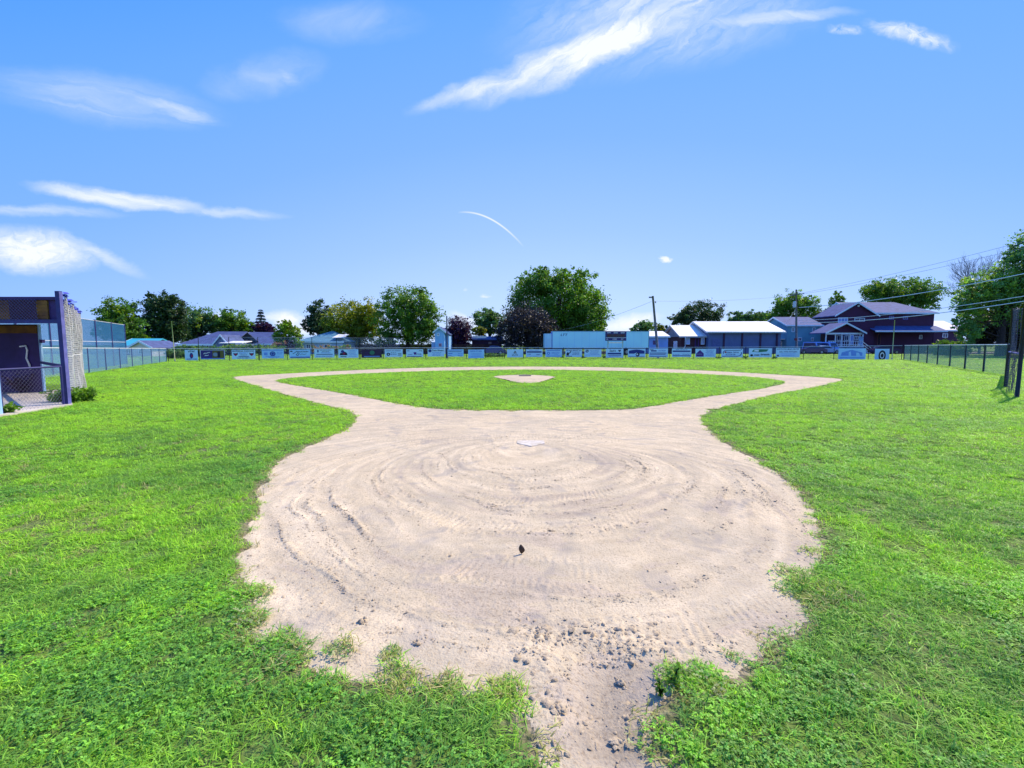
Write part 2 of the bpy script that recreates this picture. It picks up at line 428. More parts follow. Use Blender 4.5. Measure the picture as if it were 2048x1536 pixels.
def dirt_h(x, y):
    r, a = polar(x, y)
    h = (fbm(x * 1.3, y * 1.3, 1, 4) - .5) * .022 + (fbm(x * 7, y * 9, 2, 3) - .5) * .006 + (fbm(x * 30, y * 30, 12, 3) - .5) * .0035
    # raked curved furrows
    h += np.sin(r * 46 + fbm(x * 1.5, y * 1.5, 3, 3) * 14) * .0012 * np.clip(fbm(x * 1.2, y * 1.2, 8, 2) * 2.4 - .7, 0, 1)
    for rk, a0, da, k in ARCS:
        u = (a - a0) / da
        h += np.exp(-((r - rk - .05 * (u - .5)) / .014) ** 2) * np.clip(4 * u * (1 - u), 0, 1) * k * .013 * np.clip(vnoise(a * 26 * rk, r * 0 + rk, 88) * 1.8 - .4, 0, 1)
    for rk, w, k in TRACKS:
        g = np.exp(-((r - rk) / (w * .5)) ** 2)
        on = np.clip((fbm(a * 2.1 + rk * 9, rk * 3 + a * 0, 40 + int(rk * 10), 3) - .36) * 5, 0, 1)
        tread = np.clip(np.sin(a * rk / .0085 + (r - rk) * 55) * 1.8, -1, 1)
        h += g * on * k * (-.0048 + .0040 * tread * np.clip(vnoise(x * 6, y * 6, 66) * 2.4 - .7, 0, 1))
        berm = np.exp(-((r - rk - w * .62) / .035) ** 2) + .8 * np.exp(-((r - rk + w * .62) / .03) ** 2)
        h += berm * on * k * .0075 * np.clip(vnoise(a * 60 * rk, r * 40, 77 + int(rk * 10)) * 2.2 - .75, 0, 1.2)
    # crumbly patches
    rg = rough_amt(x, y)
    h += rg * (np.clip(vnoise(x * 34, y * 34, 50) - .55, 0, 1) * .013 + np.clip(vnoise(x * 70, y * 70, 51) - .5, 0, 1) * .008)
    # scraped home plate circle
    rp_ = np.hypot((x - .3), (y - 7.25) * 1.0)
    h += np.exp(-((rp_ - .62) / .05) ** 2) * .014 * vnoise(x * 20, y * 20, 60) - np.exp(-(rp_ / .5) ** 2) * .012
    # washed-out gully that leaves the circle towards the viewer
    gx = .38 + (2.2 - y) * .12 + (fbm(y * 2, y * 0, 70, 2) - .5) * .15
    gy = np.clip((2.45 - y) / .3, 0, 1)
    gl = np.exp(-((x - gx) / .16) ** 2) * gy
    h -= gl * .03
    bk = (np.exp(-((x - gx - .3) / .14) ** 2) + np.exp(-((x - gx + .27) / .13) ** 2)) * gy + np.exp(-((y - 2.33) / .09) ** 2 - ((x - .35) / .32) ** 2) * .9
    h += bk * (.006 + .012 * np.clip(vnoise(x * 17, y * 17, 80) - .42, 0, 1) + .020 * np.clip(vnoise(x * 45, y * 45, 81) - .45, 0, 1))
    return h

# near patch: one height field, split into lawn and dirt
NX0, NX1, NY0, NY1 = -4.7, 4.7, .9, 11.0
ys = [NY0]
while ys[-1] < NY1: ys.append(ys[-1] + min(.034, .0042 * max(ys[-1], 1.7)))
ys[-1] = NY1; ys = np.array(ys); xs = np.linspace(NX0, NX1, 800)
GX, GY = np.meshgrid(xs, ys)
SD = dirt_sd(GX, GY)
fade = np.clip(SD / .25, 0, 1); bord = np.clip((NY1 - GY) / 1.2, 0, 1) * np.clip((GY - NY0) / .4, 0, 1) * np.clip((NX1 - np.abs(GX)) / .2, 0, 1)
GZ = np.where(SD > 0, dirt_h(GX, GY) * (.25 + .75 * fade) * bord, 0) + np.clip(-SD / .12, 0, 1) * (.014 + (fbm(GX * 4, GY * 4, 15, 3) - .5) * .03) * bord
nx = len(xs); ny = len(ys)
idx = np.arange(nx * ny).reshape(ny, nx)
Q = np.stack([idx[:-1, :-1], idx[:-1, 1:], idx[1:, 1:], idx[1:, :-1]], -1).reshape(-1, 4)
isd = ((SD[:-1, :-1] + SD[1:, 1:] + SD[:-1, 1:] + SD[1:, :-1]) > 0).ravel()
P3 = np.stack([GX, GY, GZ], -1).reshape(-1, 3)

def sub(V, Fc):
    u, inv = np.unique(Fc.ravel(), return_inverse=True)
    return V[u], inv.reshape(Fc.shape)

# far bare earth: base paths and the pitcher's circle
fx = np.arange(-15.5, 17.5, .06); fy = np.arange(NY1, 34.6, .06)
FX, FY = np.meshgrid(fx + .03, fy + .03)
keep = dirt_sd(FX, FY) > 0
jj, ii = np.nonzero(keep)
vid = np.arange((len(fx) + 1) * (len(fy) + 1)).reshape(len(fy) + 1, len(fx) + 1)
FQ = np.stack([vid[jj, ii], vid[jj, ii + 1], vid[jj + 1, ii + 1], vid[jj + 1, ii]], -1)
VX, VY = np.meshgrid(np.append(fx, fx[-1] + .06), np.append(fy, fy[-1] + .06))
rm = np.hypot(VX - .55, (VY - 20.6))
RMP = np.clip((VY - NY1) / 2, 0, 1)
VZ = .0012 + RMP * (.005 + (fbm(VX * 2, VY * 2, 4, 3) - .5) * .004) + np.clip(1 - rm / 2.1, 0, 1) * .06 * np.clip((VY - NY1) / .5, 0, 1) * (rm < 2.1)
FV = np.stack([VX, VY, VZ], -1).reshape(-1, 3)
v1_, f1_ = sub(P3, Q[isd]); v2_, f2_ = sub(FV, FQ)
DV = np.vstack([v1_, v2_]); tn_ = dirt_tone(DV[:, 0], DV[:, 1])
dirt = link('infield_dirt', fast_mesh('infield_dirt', DV, np.vstack([f1_, f2_ + len(v1_)]), np.stack([tn_, tn_, tn_ * (.97 + .06 * (tn_ < .9)), tn_ * 0 + 1], 1)), M_DIRT, smooth=True)
tag(dirt, 'pale raked dirt of the home plate circle and base paths', None, kind='structure')
v3_, f3_ = sub(P3, Q[~isd])
B = 3000.0
far = np.array([(-B, -60, 0), (B, -60, 0), (B, NY0, 0), (-B, NY0, 0), (-B, NY1, 0), (B, NY1, 0), (B, B, 0), (-B, B, 0),
                (NX0, NY0, 0), (NX1, NY0, 0), (NX1, NY1, 0), (NX0, NY1, 0)], float)
ff = np.array([(0, 1, 2, 3), (4, 5, 6, 7), (3, 8, 11, 4), (9, 2, 5, 10)])
def thin(x, y): return fbm(x * 1.4, y * 1.4, 200, 4)
GV = np.vstack([v3_, far]); so_ = np.clip((.33 - thin(v3_[:, 0], v3_[:, 1])) * 9, 0, 1) * .9 + np.clip(1 - np.abs(dirt_sd(v3_[:, 0], v3_[:, 1])) / .14, 0, 1)
so_ = np.append(np.clip(so_, .18, .95), np.zeros(12))
gr = link('ground', fast_mesh('ground', GV, np.vstack([f3_, ff + len(v3_)]), np.stack([so_, so_, so_, so_ * 0 + 1], 1)), M_LAWN, smooth=True)
tag(gr, 'green playing field and lawns around it', None, kind='structure')

def zat(x, y):
    """height of the near ground"""
    i = np.clip(np.searchsorted(xs, x), 0, nx - 1); j = np.clip(np.searchsorted(ys, y), 0, ny - 1)
    z = GZ[j, i]
    return np.where((np.abs(x) < NX1 - .01) & (y < NY1) & (y > NY0), z, 0.0)

# asphalt road beyond the outfield and a strip of pale pavement
M_ROAD = mat('worn asphalt in painted shade', (.016, .012, .022), .95, .3, .6, .4, 60, spec=.03)  # shade behind the banners is put into the asphalt colour
M_CONC = mat('pale concrete', (.56, .50, .43), .9, .2, 2.0, .3, 50)
def sheet(name, pts, m, z, label):
    o = MB().raw([(x, y, z) for x, y in pts], [tuple(range(len(pts)))]).build(name, m)
    return tag(o, label, None, kind='structure')
sheet('road', [(-160, 77.5), (200, 77.5), (200, 112), (-160, 112)], M_ROAD, .004, 'asphalt street coloured dark as shade beyond the outfield fence')
sheet('pavement', [(66, 91), (120, 91), (120, 94), (66, 94)], M_CONC, .008, 'pale concrete walk in front of the dark red house')

# ------------------------------------------------------------------ loose crumbs and clods of dried mud
def rocks(P, s, seed):
    """small irregular eight-sided lumps: P (n,3), s (n,)"""
    r = np.random.default_rng(seed); n = len(P)
    d = np.array([(1, 0, 0), (.3, .95, 0), (-.8, .6, 0), (-.8, -.6, 0), (.3, -.95, 0), (.5, .4, .7), (-.5, .3, .75), (-.1, -.6, .65)])
    f = np.array([(0, 1, 5), (1, 2, 6), (1, 6, 5), (2, 3, 6), (3, 7, 6), (3, 4, 7), (4, 0, 7), (0, 5, 7), (5, 6, 7)])
    V = d[None] * (.4 + .95 * r.random((n, 8, 1))) * s[:, None, None]
    st = .5 + 1.1 * r.random((n, 3)); st[:, 2] *= .6
    V = V * st[:, None, :]
    a = r.random(n) * 6.283; c, q = np.cos(a)[:, None], np.sin(a)[:, None]
    X = V[..., 0] * c - V[..., 1] * q; Y = V[..., 0] * q + V[..., 1] * c
    V = np.stack([X, Y, V[..., 2]], -1) + P[:, None, :]
    return V.reshape(-1, 3), (f[None] + (np.arange(n) * 8)[:, None, None]).reshape(-1, 3)

def scatter_dirt():
    r = np.random.default_rng(5); out = []
    n = 60000
    x = r.uniform(-3, 3.4, n); y = 1.5 + r.random(n) ** 1.6 * 7
    rr = ring(x, y)[0]; w = np.zeros(n)
    for rk, wd_, k in TRACKS:
        w = np.maximum(w, np.exp(-((rr - rk - wd_ * .62) / .05) ** 2) * np.clip(vnoise(ring(x, y)[1] * 5, x * 0 + rk, 9) * 2.4 - .9, 0, 1))
    w = np.maximum(w * .9, rough_amt(x, y) * .11); w = np.maximum(w, .012)
    k = (r.random(n) < w) & (dirt_sd(x, y) > .02)
    x, y = x[k], y[k]; s = .002 + .011 * r.random(len(x)) ** 6
    out.append((x, y, s))
    for rk, a0, da, kk in ARCS:
        n = int(230 * rk * da * (.4 + kk)); u = r.random(n); aa = a0 + da * u
        q = rk + .05 * (u - .5) + r.normal(0, 1, n) * np.where(r.random(n) < .6, .012, .05)
        x = CX + q * np.cos(aa); y = 6.9 - .7 * q + q * np.sin(aa)
        q = q - warp(x, y); x = CX + q * np.cos(aa); y = 6.9 - .7 * q + q * np.sin(aa)
        k = (dirt_sd(x, y) > .02) & (vnoise(aa * 14 * rk, aa * 0 + rk, 89) > .35); x, y = x[k], y[k]
        out.append((x, y, .0022 + .009 * kk * r.random(len(x)) ** 3.2))
    for (xa, ya), (xb, yb) in ((ground_at(1235, 852), ground_at(1105, 886)), (ground_at(800, 812), ground_at(872, 836)), (ground_at(880, 905), ground_at(915, 938)), (ground_at(985, 937), ground_at(1130, 941))):
        n = 170; u = r.random(n); x = xa + (xb - xa) * u + r.normal(0, .02, n); y = ya + (yb - ya) * u + r.normal(0, .02, n)
        out.append((x, y, .003 + .008 * r.random(n) ** 2.5))
    n = 1500                                   # banks of the gully
    n = 3600; x = .36 + r.normal(0, .34, n); y = 1.5 + r.random(n) * .95
    gx = .38 + (2.2 - y) * .12
    k = (r.random(n) < np.clip(np.abs(x - gx) / .25, .06, 1) * np.exp(-((x - gx) / .45) ** 2) * (.25 + .75 * (vnoise(x * 7, y * 7, 33) > .45))) & (dirt_sd(x, y) > 0)
    x, y = x[k], y[k]; out.append((x, y, .0018 + .020 * r.random(len(x)) ** 6.5))
    n = 380
    x = .36 + r.normal(0, .2, n); y = 2.33 + r.normal(0, .05, n); out.append((x, y, .002 + .021 * r.random(n) ** 6))
    x = np.concatenate([o[0] for o in out]); y = np.concatenate([o[1] for o in out]); s = np.concatenate([o[2] for o in out])
    return rocks(np.stack([x, y, zat(x, y) - s * .05], -1), s, 6)
M_CLOD = mat('dried mud', (.46, .36, .24), .95, .25, 30, .4, 150)
cv, cf = scatter_dirt()
tag(link('dirt_crumbs', fast_mesh('dirt_crumbs', cv, cf), M_CLOD), 'small loose crumbs of dried mud over the dirt', 'dirt crumbs', kind='stuff')

def clod(px, py, s, label, dark=False):
    x, y = ground_at(px, py); z = float(zat(np.array(x), np.array(y)))
    s *= .62; b = [(x + dx * s, y + dy * s, z + dz * s) for dx, dy, dz in [(0, 0, .1)] + [(random.gauss(0, .55), random.gauss(0, .4), random.uniform(0, .35)) for _ in range(13)]]
    v, f = rocks(np.array(b), np.array([s * .7] + [s * random.uniform(.15, .55) for _ in range(13)]), int(px))
    o = link('dirt_clod', fast_mesh('dirt_clod', v, f), M_CLOD, origin=(x, y, z))
    return tag(o, label, 'clod', 'larger clods lying on the dirt')
clod(985, 1014, .035, 'dark lump of mud alone in the middle of the dirt circle')
clod(835, 1291, .04, 'broken clod near the front left edge of the dirt circle')
clod(720, 1246, .05, 'long crumbled clod on the tyre rut at front left')
clod(1103, 1060, .045, 'hollow clod with a dark side right of the circle middle')
clod(1242, 1363, .05, 'dark crumbly clod beside the washed out gully')
clod(1118, 1424, .05, 'large clod on the left bank of the gully')
clod(1236, 1478, .05, 'pale stone-like clod on the right bank of the gully')
clod(1512, 1253, .02, 'small brown clod by the right grass edge of the dirt')
clod(1128, 1352, .035, 'white topped clod at the head of the gully')
clod(1330, 1020, .03, 'ragged clod on the curved ridge right of home plate')

# fallen leaf standing on the dirt
lx, ly = ground_at(1043, 1110); lz = float(zat(np.array(lx), np.array(ly)))
lf = MB(); n = 7
for i in range(n):
    t = i / (n - 1); w = .022 * math.sin(math.pi * min(1, t * .93 + .05)) ** .8
    for s in (-1, 0, 1):
        lf.v.append((lx + s * w + .004 * math.sin(t * 5), ly + abs(s) * .010 - .012 * math.sin(t * 3), lz + .004 + t * .07))
for i in range(n - 1):
    for s in (0, 1):
        lf.f.append((i * 3 + s, i * 3 + s + 1, i * 3 + s + 4, i * 3 + s + 3))
tag(lf.build('fallen_leaf', mat('dry brown leaf', (.07, .04, .025), .7, .3, 80), origin=(lx, ly, lz), smooth=True), 'curled dry brown leaf standing on the dirt', 'leaf')

# home plate, pitcher's plate
hx, hy = ground_at(1062, 887)
hz = float(zat(np.array(hx), np.array(hy)))
M_RUB = mat('scuffed white rubber', (.58, .52, .45), .85, .3, 11, .2, 60, c2=(.50, .42, .31))
tag(MB().prism([(hx - .216, hy + .2), (hx - .216, hy), (hx, hy - .216), (hx + .216, hy), (hx + .216, hy + .2)], 'z', hz - .01, hz + .016).build('home_plate', M_RUB, origin=(hx, hy, hz)),
    'scuffed white five sided home plate set in the dirt', 'home plate')
mx_, my_ = ground_at(1050, 753)
tag(MB().box(mx_ - .3, mx_ + .3, my_ - .08, my_ + .08, .03, .075).build('pitching_rubber', mat('dirty rubber slab', (.30, .26, .22), .7), origin=(mx_, my_, .03)),
    'low rubber slab on top of the pitching mound', 'pitching plate')

# ------------------------------------------------------------------ grass
def grass_mat():
    m = bpy.data.materials.new('grass blades'); nt, N, L = nodes(m); b = N['Principled BSDF']; out = N['Material Output']
    at = N.new('ShaderNodeAttribute'); at.attribute_type = 'INSTANCER'; at.attribute_name = 'tint'
    rp = N.new('ShaderNodeValToRGB'); e = rp.color_ramp.elements; L.new(at.outputs['Fac'], rp.inputs['Fac'])
    st = [(0, (.10, .25, .05)), (.25, (.20, .42, .07)), (.5, (.33, .61, .075)), (.74, (.43, .76, .05)), (.86, (.48, .80, .055)), (.92, (.44, .52, .10)), (1, (.56, .48, .23))]
    e[0].position, e[0].color = 0, (*st[0][1], 1); e[1].position, e[1].color = 1, (*st[-1][1], 1)
    for p, c in st[1:-1]:
        k = e.new(p); k.color = (*c, 1)
    ac = N.new('ShaderNodeAttribute'); ac.attribute_name = 'Col'
    mm = N.new('ShaderNodeMix'); mm.data_type = 'RGBA'; mm.blend_type = 'MULTIPLY'; mm.inputs['Factor'].default_value = 1
    L.new(rp.outputs['Color'], mm.inputs['A']); L.new(ac.outputs['Color'], mm.inputs['B'])
    L.new(mm.outputs['Result'], b.inputs['Base Color']); b.inputs['Roughness'].default_value = .5; b.inputs['Specular IOR Level'].default_value = .3
    tr = N.new('ShaderNodeBsdfTranslucent'); L.new(mm.outputs['Result'], tr.inputs['Color'])
    ms = N.new('ShaderNodeMixShader'); ms.inputs[0].default_value = .48
    L.new(b.outputs[0], ms.inputs[1]); L.new(tr.outputs[0], ms.inputs[2]); L.new(ms.outputs[0], out.inputs['Surface'])
    return m
M_GRASS = grass_mat()

def tuft(seed, n, rad, h, w, lean, leafy=0):
    r = np.random.default_rng(seed); V = []; Fc = []; C = []
    for i in range(n):
        a = r.random() * 6.283; q = rad * math.sqrt(r.random()); bx, by = q * math.cos(a), q * math.sin(a)
        hh = h * r.uniform(.5, 1.1); ww = w * r.uniform(.7, 1.3); d = r.random() * 6.283; ln = lean * r.uniform(.3, 1.5)
        fx_, fy_ = math.cos(d), math.sin(d); sx_, sy_ = -fy_ * ww / 2, fx_ * ww / 2
        b = len(V); tone = r.uniform(.55, 1.35)
        if i < leafy:                          # clover: stalk with three leaflets
            top = (bx + fx_ * ln * hh * .5, by + fy_ * ln * hh * .5, hh * .8)
            for k in range(3):
                t = d + k * 2.094; c, s = math.cos(t), math.sin(t); g = h * .22 * r.uniform(.8, 1.3); tz = r.uniform(-.7, .7)
                b = len(V)
                V += [top, (top[0] + c * g * .6 - s * g * .5, top[1] + s * g * .6 + c * g * .5, top[2] + tz * g * .5),
                      (top[0] + c * g * 1.15, top[1] + s * g * 1.15, top[2] + tz * g), (top[0] + c * g * .6 + s * g * .5, top[1] + s * g * .6 - c * g * .5, top[2] + tz * g * .5)]
                Fc.append((b, b + 1, b + 2, b + 3)); C += [(tone * .85, tone, tone * 1.1, 1)] * 4
            continue
        for t, k in ((0, 1), (.55, .85), (1, .12)):
            bend = ln * hh * t * t; zz = hh * t * (1 - .35 * ln * t)
            V += [(bx + fx_ * bend - sx_ * k, by + fy_ * bend - sy_ * k, zz), (bx + fx_ * bend + sx_ * k, by + fy_ * bend + sy_ * k, zz)]
        Fc += [(b, b + 1, b + 3, b + 2), (b + 2, b + 3, b + 5, b + 4)]
        C += [(tone, tone, tone, 1)] * 6
    o = bpy.data.objects.new('grass_tuft', fast_mesh('grass_tuft', V, Fc, C)); o.data.materials.append(M_GRASS)
    return o
tufts = bpy.data.collections.new('grass tufts')
for k in range(4): tufts.objects.link(tuft(100 + k, 26, .06, .05, .0048, 1.25))
for k in range(3): tufts.objects.link(tuft(120 + k, 24, .06, .043, .0046, 1.1, 11))
for k in range(2): tufts.objects.link(tuft(140 + k, 12, .03, .095, .005, .7))
NPROTO = 9

DA = ground_at(136, 811); DB = ground_at(-3, 832)          # dugout posts
SLAB = np.array([(-21, 8.2), (DB[0] + .15, 8.2), (DB[0] + .2, DB[1]), (DA[0] + .2, DA[1] - .08), ground_at(129, 780), (-15.1, 15.25), (-21, 15.3)])

def lawn_points():
    r = np.random.default_rng(21); X = []; Y = []; SC = []
    def band(y0, y1, dens, sc, xmax=60):
        wmax = 1.45 * y1 + 1.8; n = int(2 * wmax * (y1 - y0) * dens)
        y = r.uniform(y0, y1, n); x = r.uniform(-1, 1, n) * wmax; kk = np.abs(x) < 1.45 * y + 1.8; x, y = x[kk], y[kk]
        k = np.abs(x) < 75
        X.append(x[k]); Y.append(y[k]); SC.append(np.full(k.sum(), sc))
    n = 9000; Y.append(r.uniform(-1.2, 1.1, n)); X.append(r.uniform(-3.4, 3.4, n)); SC.append(np.full(n, .95))
    band(1.1, 3.2, 800, .95); band(3.2, 6, 470, 1.05); band(6, 10, 230, 1.15); band(10, 16, 135, 1.35); band(16, 27, 52, 1.75); band(27, 47, 18, 2.4); band(47, 77, 4, 3.6)
    x = np.concatenate(X); y = np.concatenate(Y); s = np.concatenate(SC)
    sd = dirt_sd(x, y)
    patch = thin(x, y)                       # thin spots
    edge = np.clip(-sd / .22, 0, 1)
    k = (sd < 0) & (r.random(len(x)) < .45 + .55 * edge) & (r.random(len(x)) < np.clip((patch - .26) * 7, .62, 1) ** np.clip(1.6 - y / 12, .15, 1)) & (r.random(len(x)) < np.clip((fbm(x * 6.5, y * 6.5, 251, 2) - .29) * 7, .38, 1) ** np.clip(1.4 - y / 9, .1, 1))
    # a few stray blades just inside the earth
    k |= (sd > 0) & (sd < .10) & (r.random(len(x)) < .16 * (1 - sd / .10)) & (y < 12)
    # nothing grows through the dugout slab
    k &= ~inside(SLAB, x, y)
    x, y, s, sd = x[k], y[k], s[k], sd[k]
    # grass growing into the dirt
    for px, py, n, rad in [(545, 1295, 26, .10), (492, 1192, 24, .1), (575, 1315, 20, .1), (1625, 1170, 40, .22), (1640, 1190, 30, .2), (1350, 1352, 14, .05), (1392, 1368, 22, .09),
                           (1418, 1362, 18, .08), (885, 1380, 14, .06), (785, 1305, 4, .03), (690, 1300, 6, .06), (1470, 1320, 3, .03), (800, 1350, 12, .08), (500, 1240, 16, .08), (1015, 1390, 12, .08)]:
        cx, cy = ground_at(px, py); a = r.random(n) * 6.283; q = np.sqrt(r.random(n)) * rad
        x = np.append(x, cx + np.cos(a) * q); y = np.append(y, cy + np.sin(a) * q); s = np.append(s, r.uniform(.8, 1.25, n)); sd = np.append(sd, np.zeros(n))
    n = len(x)
    tint = .32 + .36 * fbm(x * .35, y * .35, 210, 4) + .22 * (fbm(x * 2.2, y * 2.2, 211, 3) - .5) + r.normal(0, .13, n)
    tint += .34 * np.clip((y - 2) / 12, 0, 1)  # far grass tinted brighter, its fuller light put into the colour
    tint += .16 * np.clip((fbm(x * .5, y * .8, 220, 4) - .52) * 7, -.6, 1) + .1 * np.clip((fbm(x * 3, y * 3, 221, 2) - .5) * 4, -1, 1)
    tint += .05 * np.clip(1 - (y - 1.5) / 4, 0, 1)
    tint = np.minimum(tint, .84)
    tint = np.where(r.random(n) < .5 * np.clip(1 + sd / .10, 0, 1), r.uniform(.89, 1, n), tint)
    tint = np.where(r.random(n) < (.012 + .10 * np.clip((fbm(x * .8, y * 1.1, 260, 4) - .56) * 8, 0, 1)) * np.clip(1.3 - y / 12, .08, 1), r.uniform(.9, 1, n), tint)
    idx = r.integers(0, 4, n)
    clov = fbm(x * .9, y * .9, 230, 3) > .55
    idx = np.where(clov & (r.random(n) < .7), 4 + r.integers(0, 3, n), idx)
    idx = np.where((r.random(n) < .03), 7 + r.integers(0, 2, n), idx)
    tall = .45 + .55 * fbm(x * 1.7, y * 1.7, 240, 3) + .45 * (fbm(x * 7, y * 7, 241, 2) - .1)
    rot = np.stack([r.normal(0, .12, n), r.normal(0, .12, n), r.random(n) * 6.283], -1)
    scl = np.stack([s * r.uniform(.85, 1.2, n), s * r.uniform(.85, 1.2, n), np.clip(s, 0, 1.5) * tall * r.uniform(.7, 1.15, n)], -1)
    return np.stack([x, y, zat(x, y) - .004], -1), rot, scl, idx, np.clip(tint, 0, 1)

gp, grot, gscl, gidx, gtint = lawn_points()
me = bpy.data.meshes.new('grass'); me.vertices.add(len(gp)); me.vertices.foreach_set('co', gp.astype(np.float32).ravel())
for nm, ty, fld, dat in (('rot', 'FLOAT_VECTOR', 'vector', grot), ('scl', 'FLOAT_VECTOR', 'vector', gscl), ('pick', 'INT', 'value', gidx), ('tint', 'FLOAT', 'value', gtint)):
    at = me.attributes.new(nm, ty, 'POINT'); at.data.foreach_set(fld, dat.astype(np.int32 if ty == 'INT' else np.float32).ravel())
grass = link('grass', me, M_GRASS)
tag(grass, 'short mown grass with clover over the ball field', 'grass', kind='stuff')
ng = bpy.data.node_groups.new('grass scatter', 'GeometryNodeTree')
ng.interface.new_socket('Geometry', in_out='INPUT', socket_type='NodeSocketGeometry'); ng.interface.new_socket('Geometry', in_out='OUTPUT', socket_type='NodeSocketGeometry')
gi = ng.nodes.new('NodeGroupInput'); go = ng.nodes.new('NodeGroupOutput'); ip = ng.nodes.new('GeometryNodeInstanceOnPoints')
ci = ng.nodes.new('GeometryNodeCollectionInfo'); ci.inputs['Collection'].default_value = tufts; ci.inputs['Separate Children'].default_value = True; ci.inputs['Reset Children'].default_value = True
def named(nm, ty):
    n = ng.nodes.new('GeometryNodeInputNamedAttribute'); n.data_type = ty; n.inputs['Name'].default_value = nm
    return n.outputs['Attribute']
ip.inputs['Pick Instance'].default_value = True
ng.links.new(gi.outputs[0], ip.inputs['Points']); ng.links.new(ci.outputs[0], ip.inputs['Instance'])
ng.links.new(named('pick', 'INT'), ip.inputs['Instance Index']); ng.links.new(named('rot', 'FLOAT_VECTOR'), ip.inputs['Rotation']); ng.links.new(named('scl', 'FLOAT_VECTOR'), ip.inputs['Scale'])
ng.links.new(ip.outputs[0], go.inputs[0])
md = grass.modifiers.new('scatter', 'NODES'); md.node_group = ng
# ------------------------------------------------------------------ fences
M_GALV = mat('galvanised steel', (.42, .44, .47), .45, .25, 20, .1, 60, metal=.6, spec=.5)
M_RAIL = mat('pale galvanised rail', (.72, .72, .74), .4, .2, 10, .1, 60, metal=.3, spec=.5)
M_POST = mat('black fence post', (.018, .018, .022), .5, .2, 10, .1)
M_WIRE = mat('chain link wire', (.24, .44, .72), .5, .1, 30, 0, metal=.3)
M_WIREB = mat('blue green coated wire', (.08, .30, .60), .6, .1, 30, 0)
M_BLUEP = mat('dark blue painted post', (.032, .032, .15), .5, .3, 8, .2, c2=(.03, .03, .12))

def chain(mb, a, b, h0, h1, pitch, r, z0=.04):
    """diamond mesh of round-ish wires on the panel from a to b"""
    ax, ay = a; bx, by = b; Ln = math.hypot(bx - ax, by - ay); dx, dy = (bx - ax) / Ln, (by - ay) / Ln
    H = max(h0, h1); n = int((Ln + H) / pitch) + 1
    def P(s, z): return Vector((ax + dx * s, ay + dy * s, z0 + z * ((h0 + (h1 - h0) * s / Ln) / H)))
    nx_, ny_ = -dy, dx
    for i in range(n):
        s0 = i * pitch - H
        for sg in (1, -1):
            lo, hi = max(0, s0), min(Ln, s0 + H)
            if hi - lo < .01: continue
            za, zb = lo - s0, hi - s0
            if sg < 0: za, zb = H - za, H - zb
            p, q = P(lo, za), P(hi, zb); o = r * (.6 if sg > 0 else -.6)
            d = (q - p).normalized(); side = Vector((nx_, ny_, 0)); u = d.cross(side).normalized() * r; v = side * r
            b0 = len(mb.v)
            for e_ in (p + side * o, q + side * o):
                mb.v += [tuple(e_ + u), tuple(e_ - u * .5 + v), tuple(e_ - u * .5 - v)]
            mb.f += [(b0, b0 + 1, b0 + 4, b0 + 3), (b0 + 1, b0 + 2, b0 + 5, b0 + 4), (b0 + 2, b0, b0 + 3, b0 + 5)]

def fence(name, pts, hs, label, group=None, post_r=.03, rail_r=.021, rails=(1.0,), pm=M_POST, rm=M_RAIL, wm=M_WIRE, pitch=.07, wr=.003, cap=.04, z0=.04):
    t = thing(name, (pts[0][0], pts[0][1], 0), label, 'fence', group)
    w = MB()
    for i, (p, h) in enumerate(zip(pts, hs)):
        MB().tube([(p[0], p[1], -.1), (p[0], p[1], h + cap)], post_r, 8).build('post', pm, t, smooth=False)
        if i: chain(w, pts[i - 1], p, hs[i - 1], h, pitch, wr, z0)
    for k in rails:
        MB().tube([(p[0], p[1], h * k + (.0 if k < 1 else .03)) for p, h in zip(pts, hs)], rail_r, 6).build('top_rail' if k == 1 else 'middle_rail', rm, t)
    w.build('chain_link', wm, t)
    return t

FPX = [335, 397, 458, 518, 574, 624, 673, 718, 766, 810, 851, 892, 933, 971, 1009, 1047, 1088, 1127, 1166, 1208, 1252, 1294, 1340, 1388, 1439, 1492, 1548, 1608, 1669, 1738, 1805]
def arc_d(px): return float(np.interp(px, [335, 458, 574, 673, 766, 892, 1047, 1208, 1388, 1548, 1669, 1805], [42.5, 44.2, 46, 48, 50, 52.2, 53.5, 53, 51.5, 50.2, 49.2, 48.3]))
def arc_h(px): return float(np.interp(px, [335, 458, 1009, 1300, 1548, 1805], [1.2, 1.17, 1.22, 1.24, 1.32, 1.46]))
def arc_pt(px):
    d = arc_d(px); return ((px - 1024) / F * d / (CT + ST * (78 / F)), d)
APT = [arc_pt(p) for p in FPX]
fence('outfield_fence', APT, [arc_h(p) for p in FPX], 'long curved low chain link outfield fence carrying the row of banners', pitch=.085, wr=.0022, wm=mat('dark coated wire', (.06, .07, .09), .6, .1, 30, 0))
# taller wire fence that stands behind its left half
TP = [(arc_pt(p)[0] * 1.035, arc_pt(p)[1] * 1.035) for p in (397, 458, 516, 574, 624, 673, 720, 766, 800)]
fence('tall_wire_fence', TP, [2.3] * len(TP), 'tall thin wire fence right behind the left half of the outfield banners', pitch=.16, wr=.0022, rails=(1.0,), rail_r=.014, rm=M_GALV)
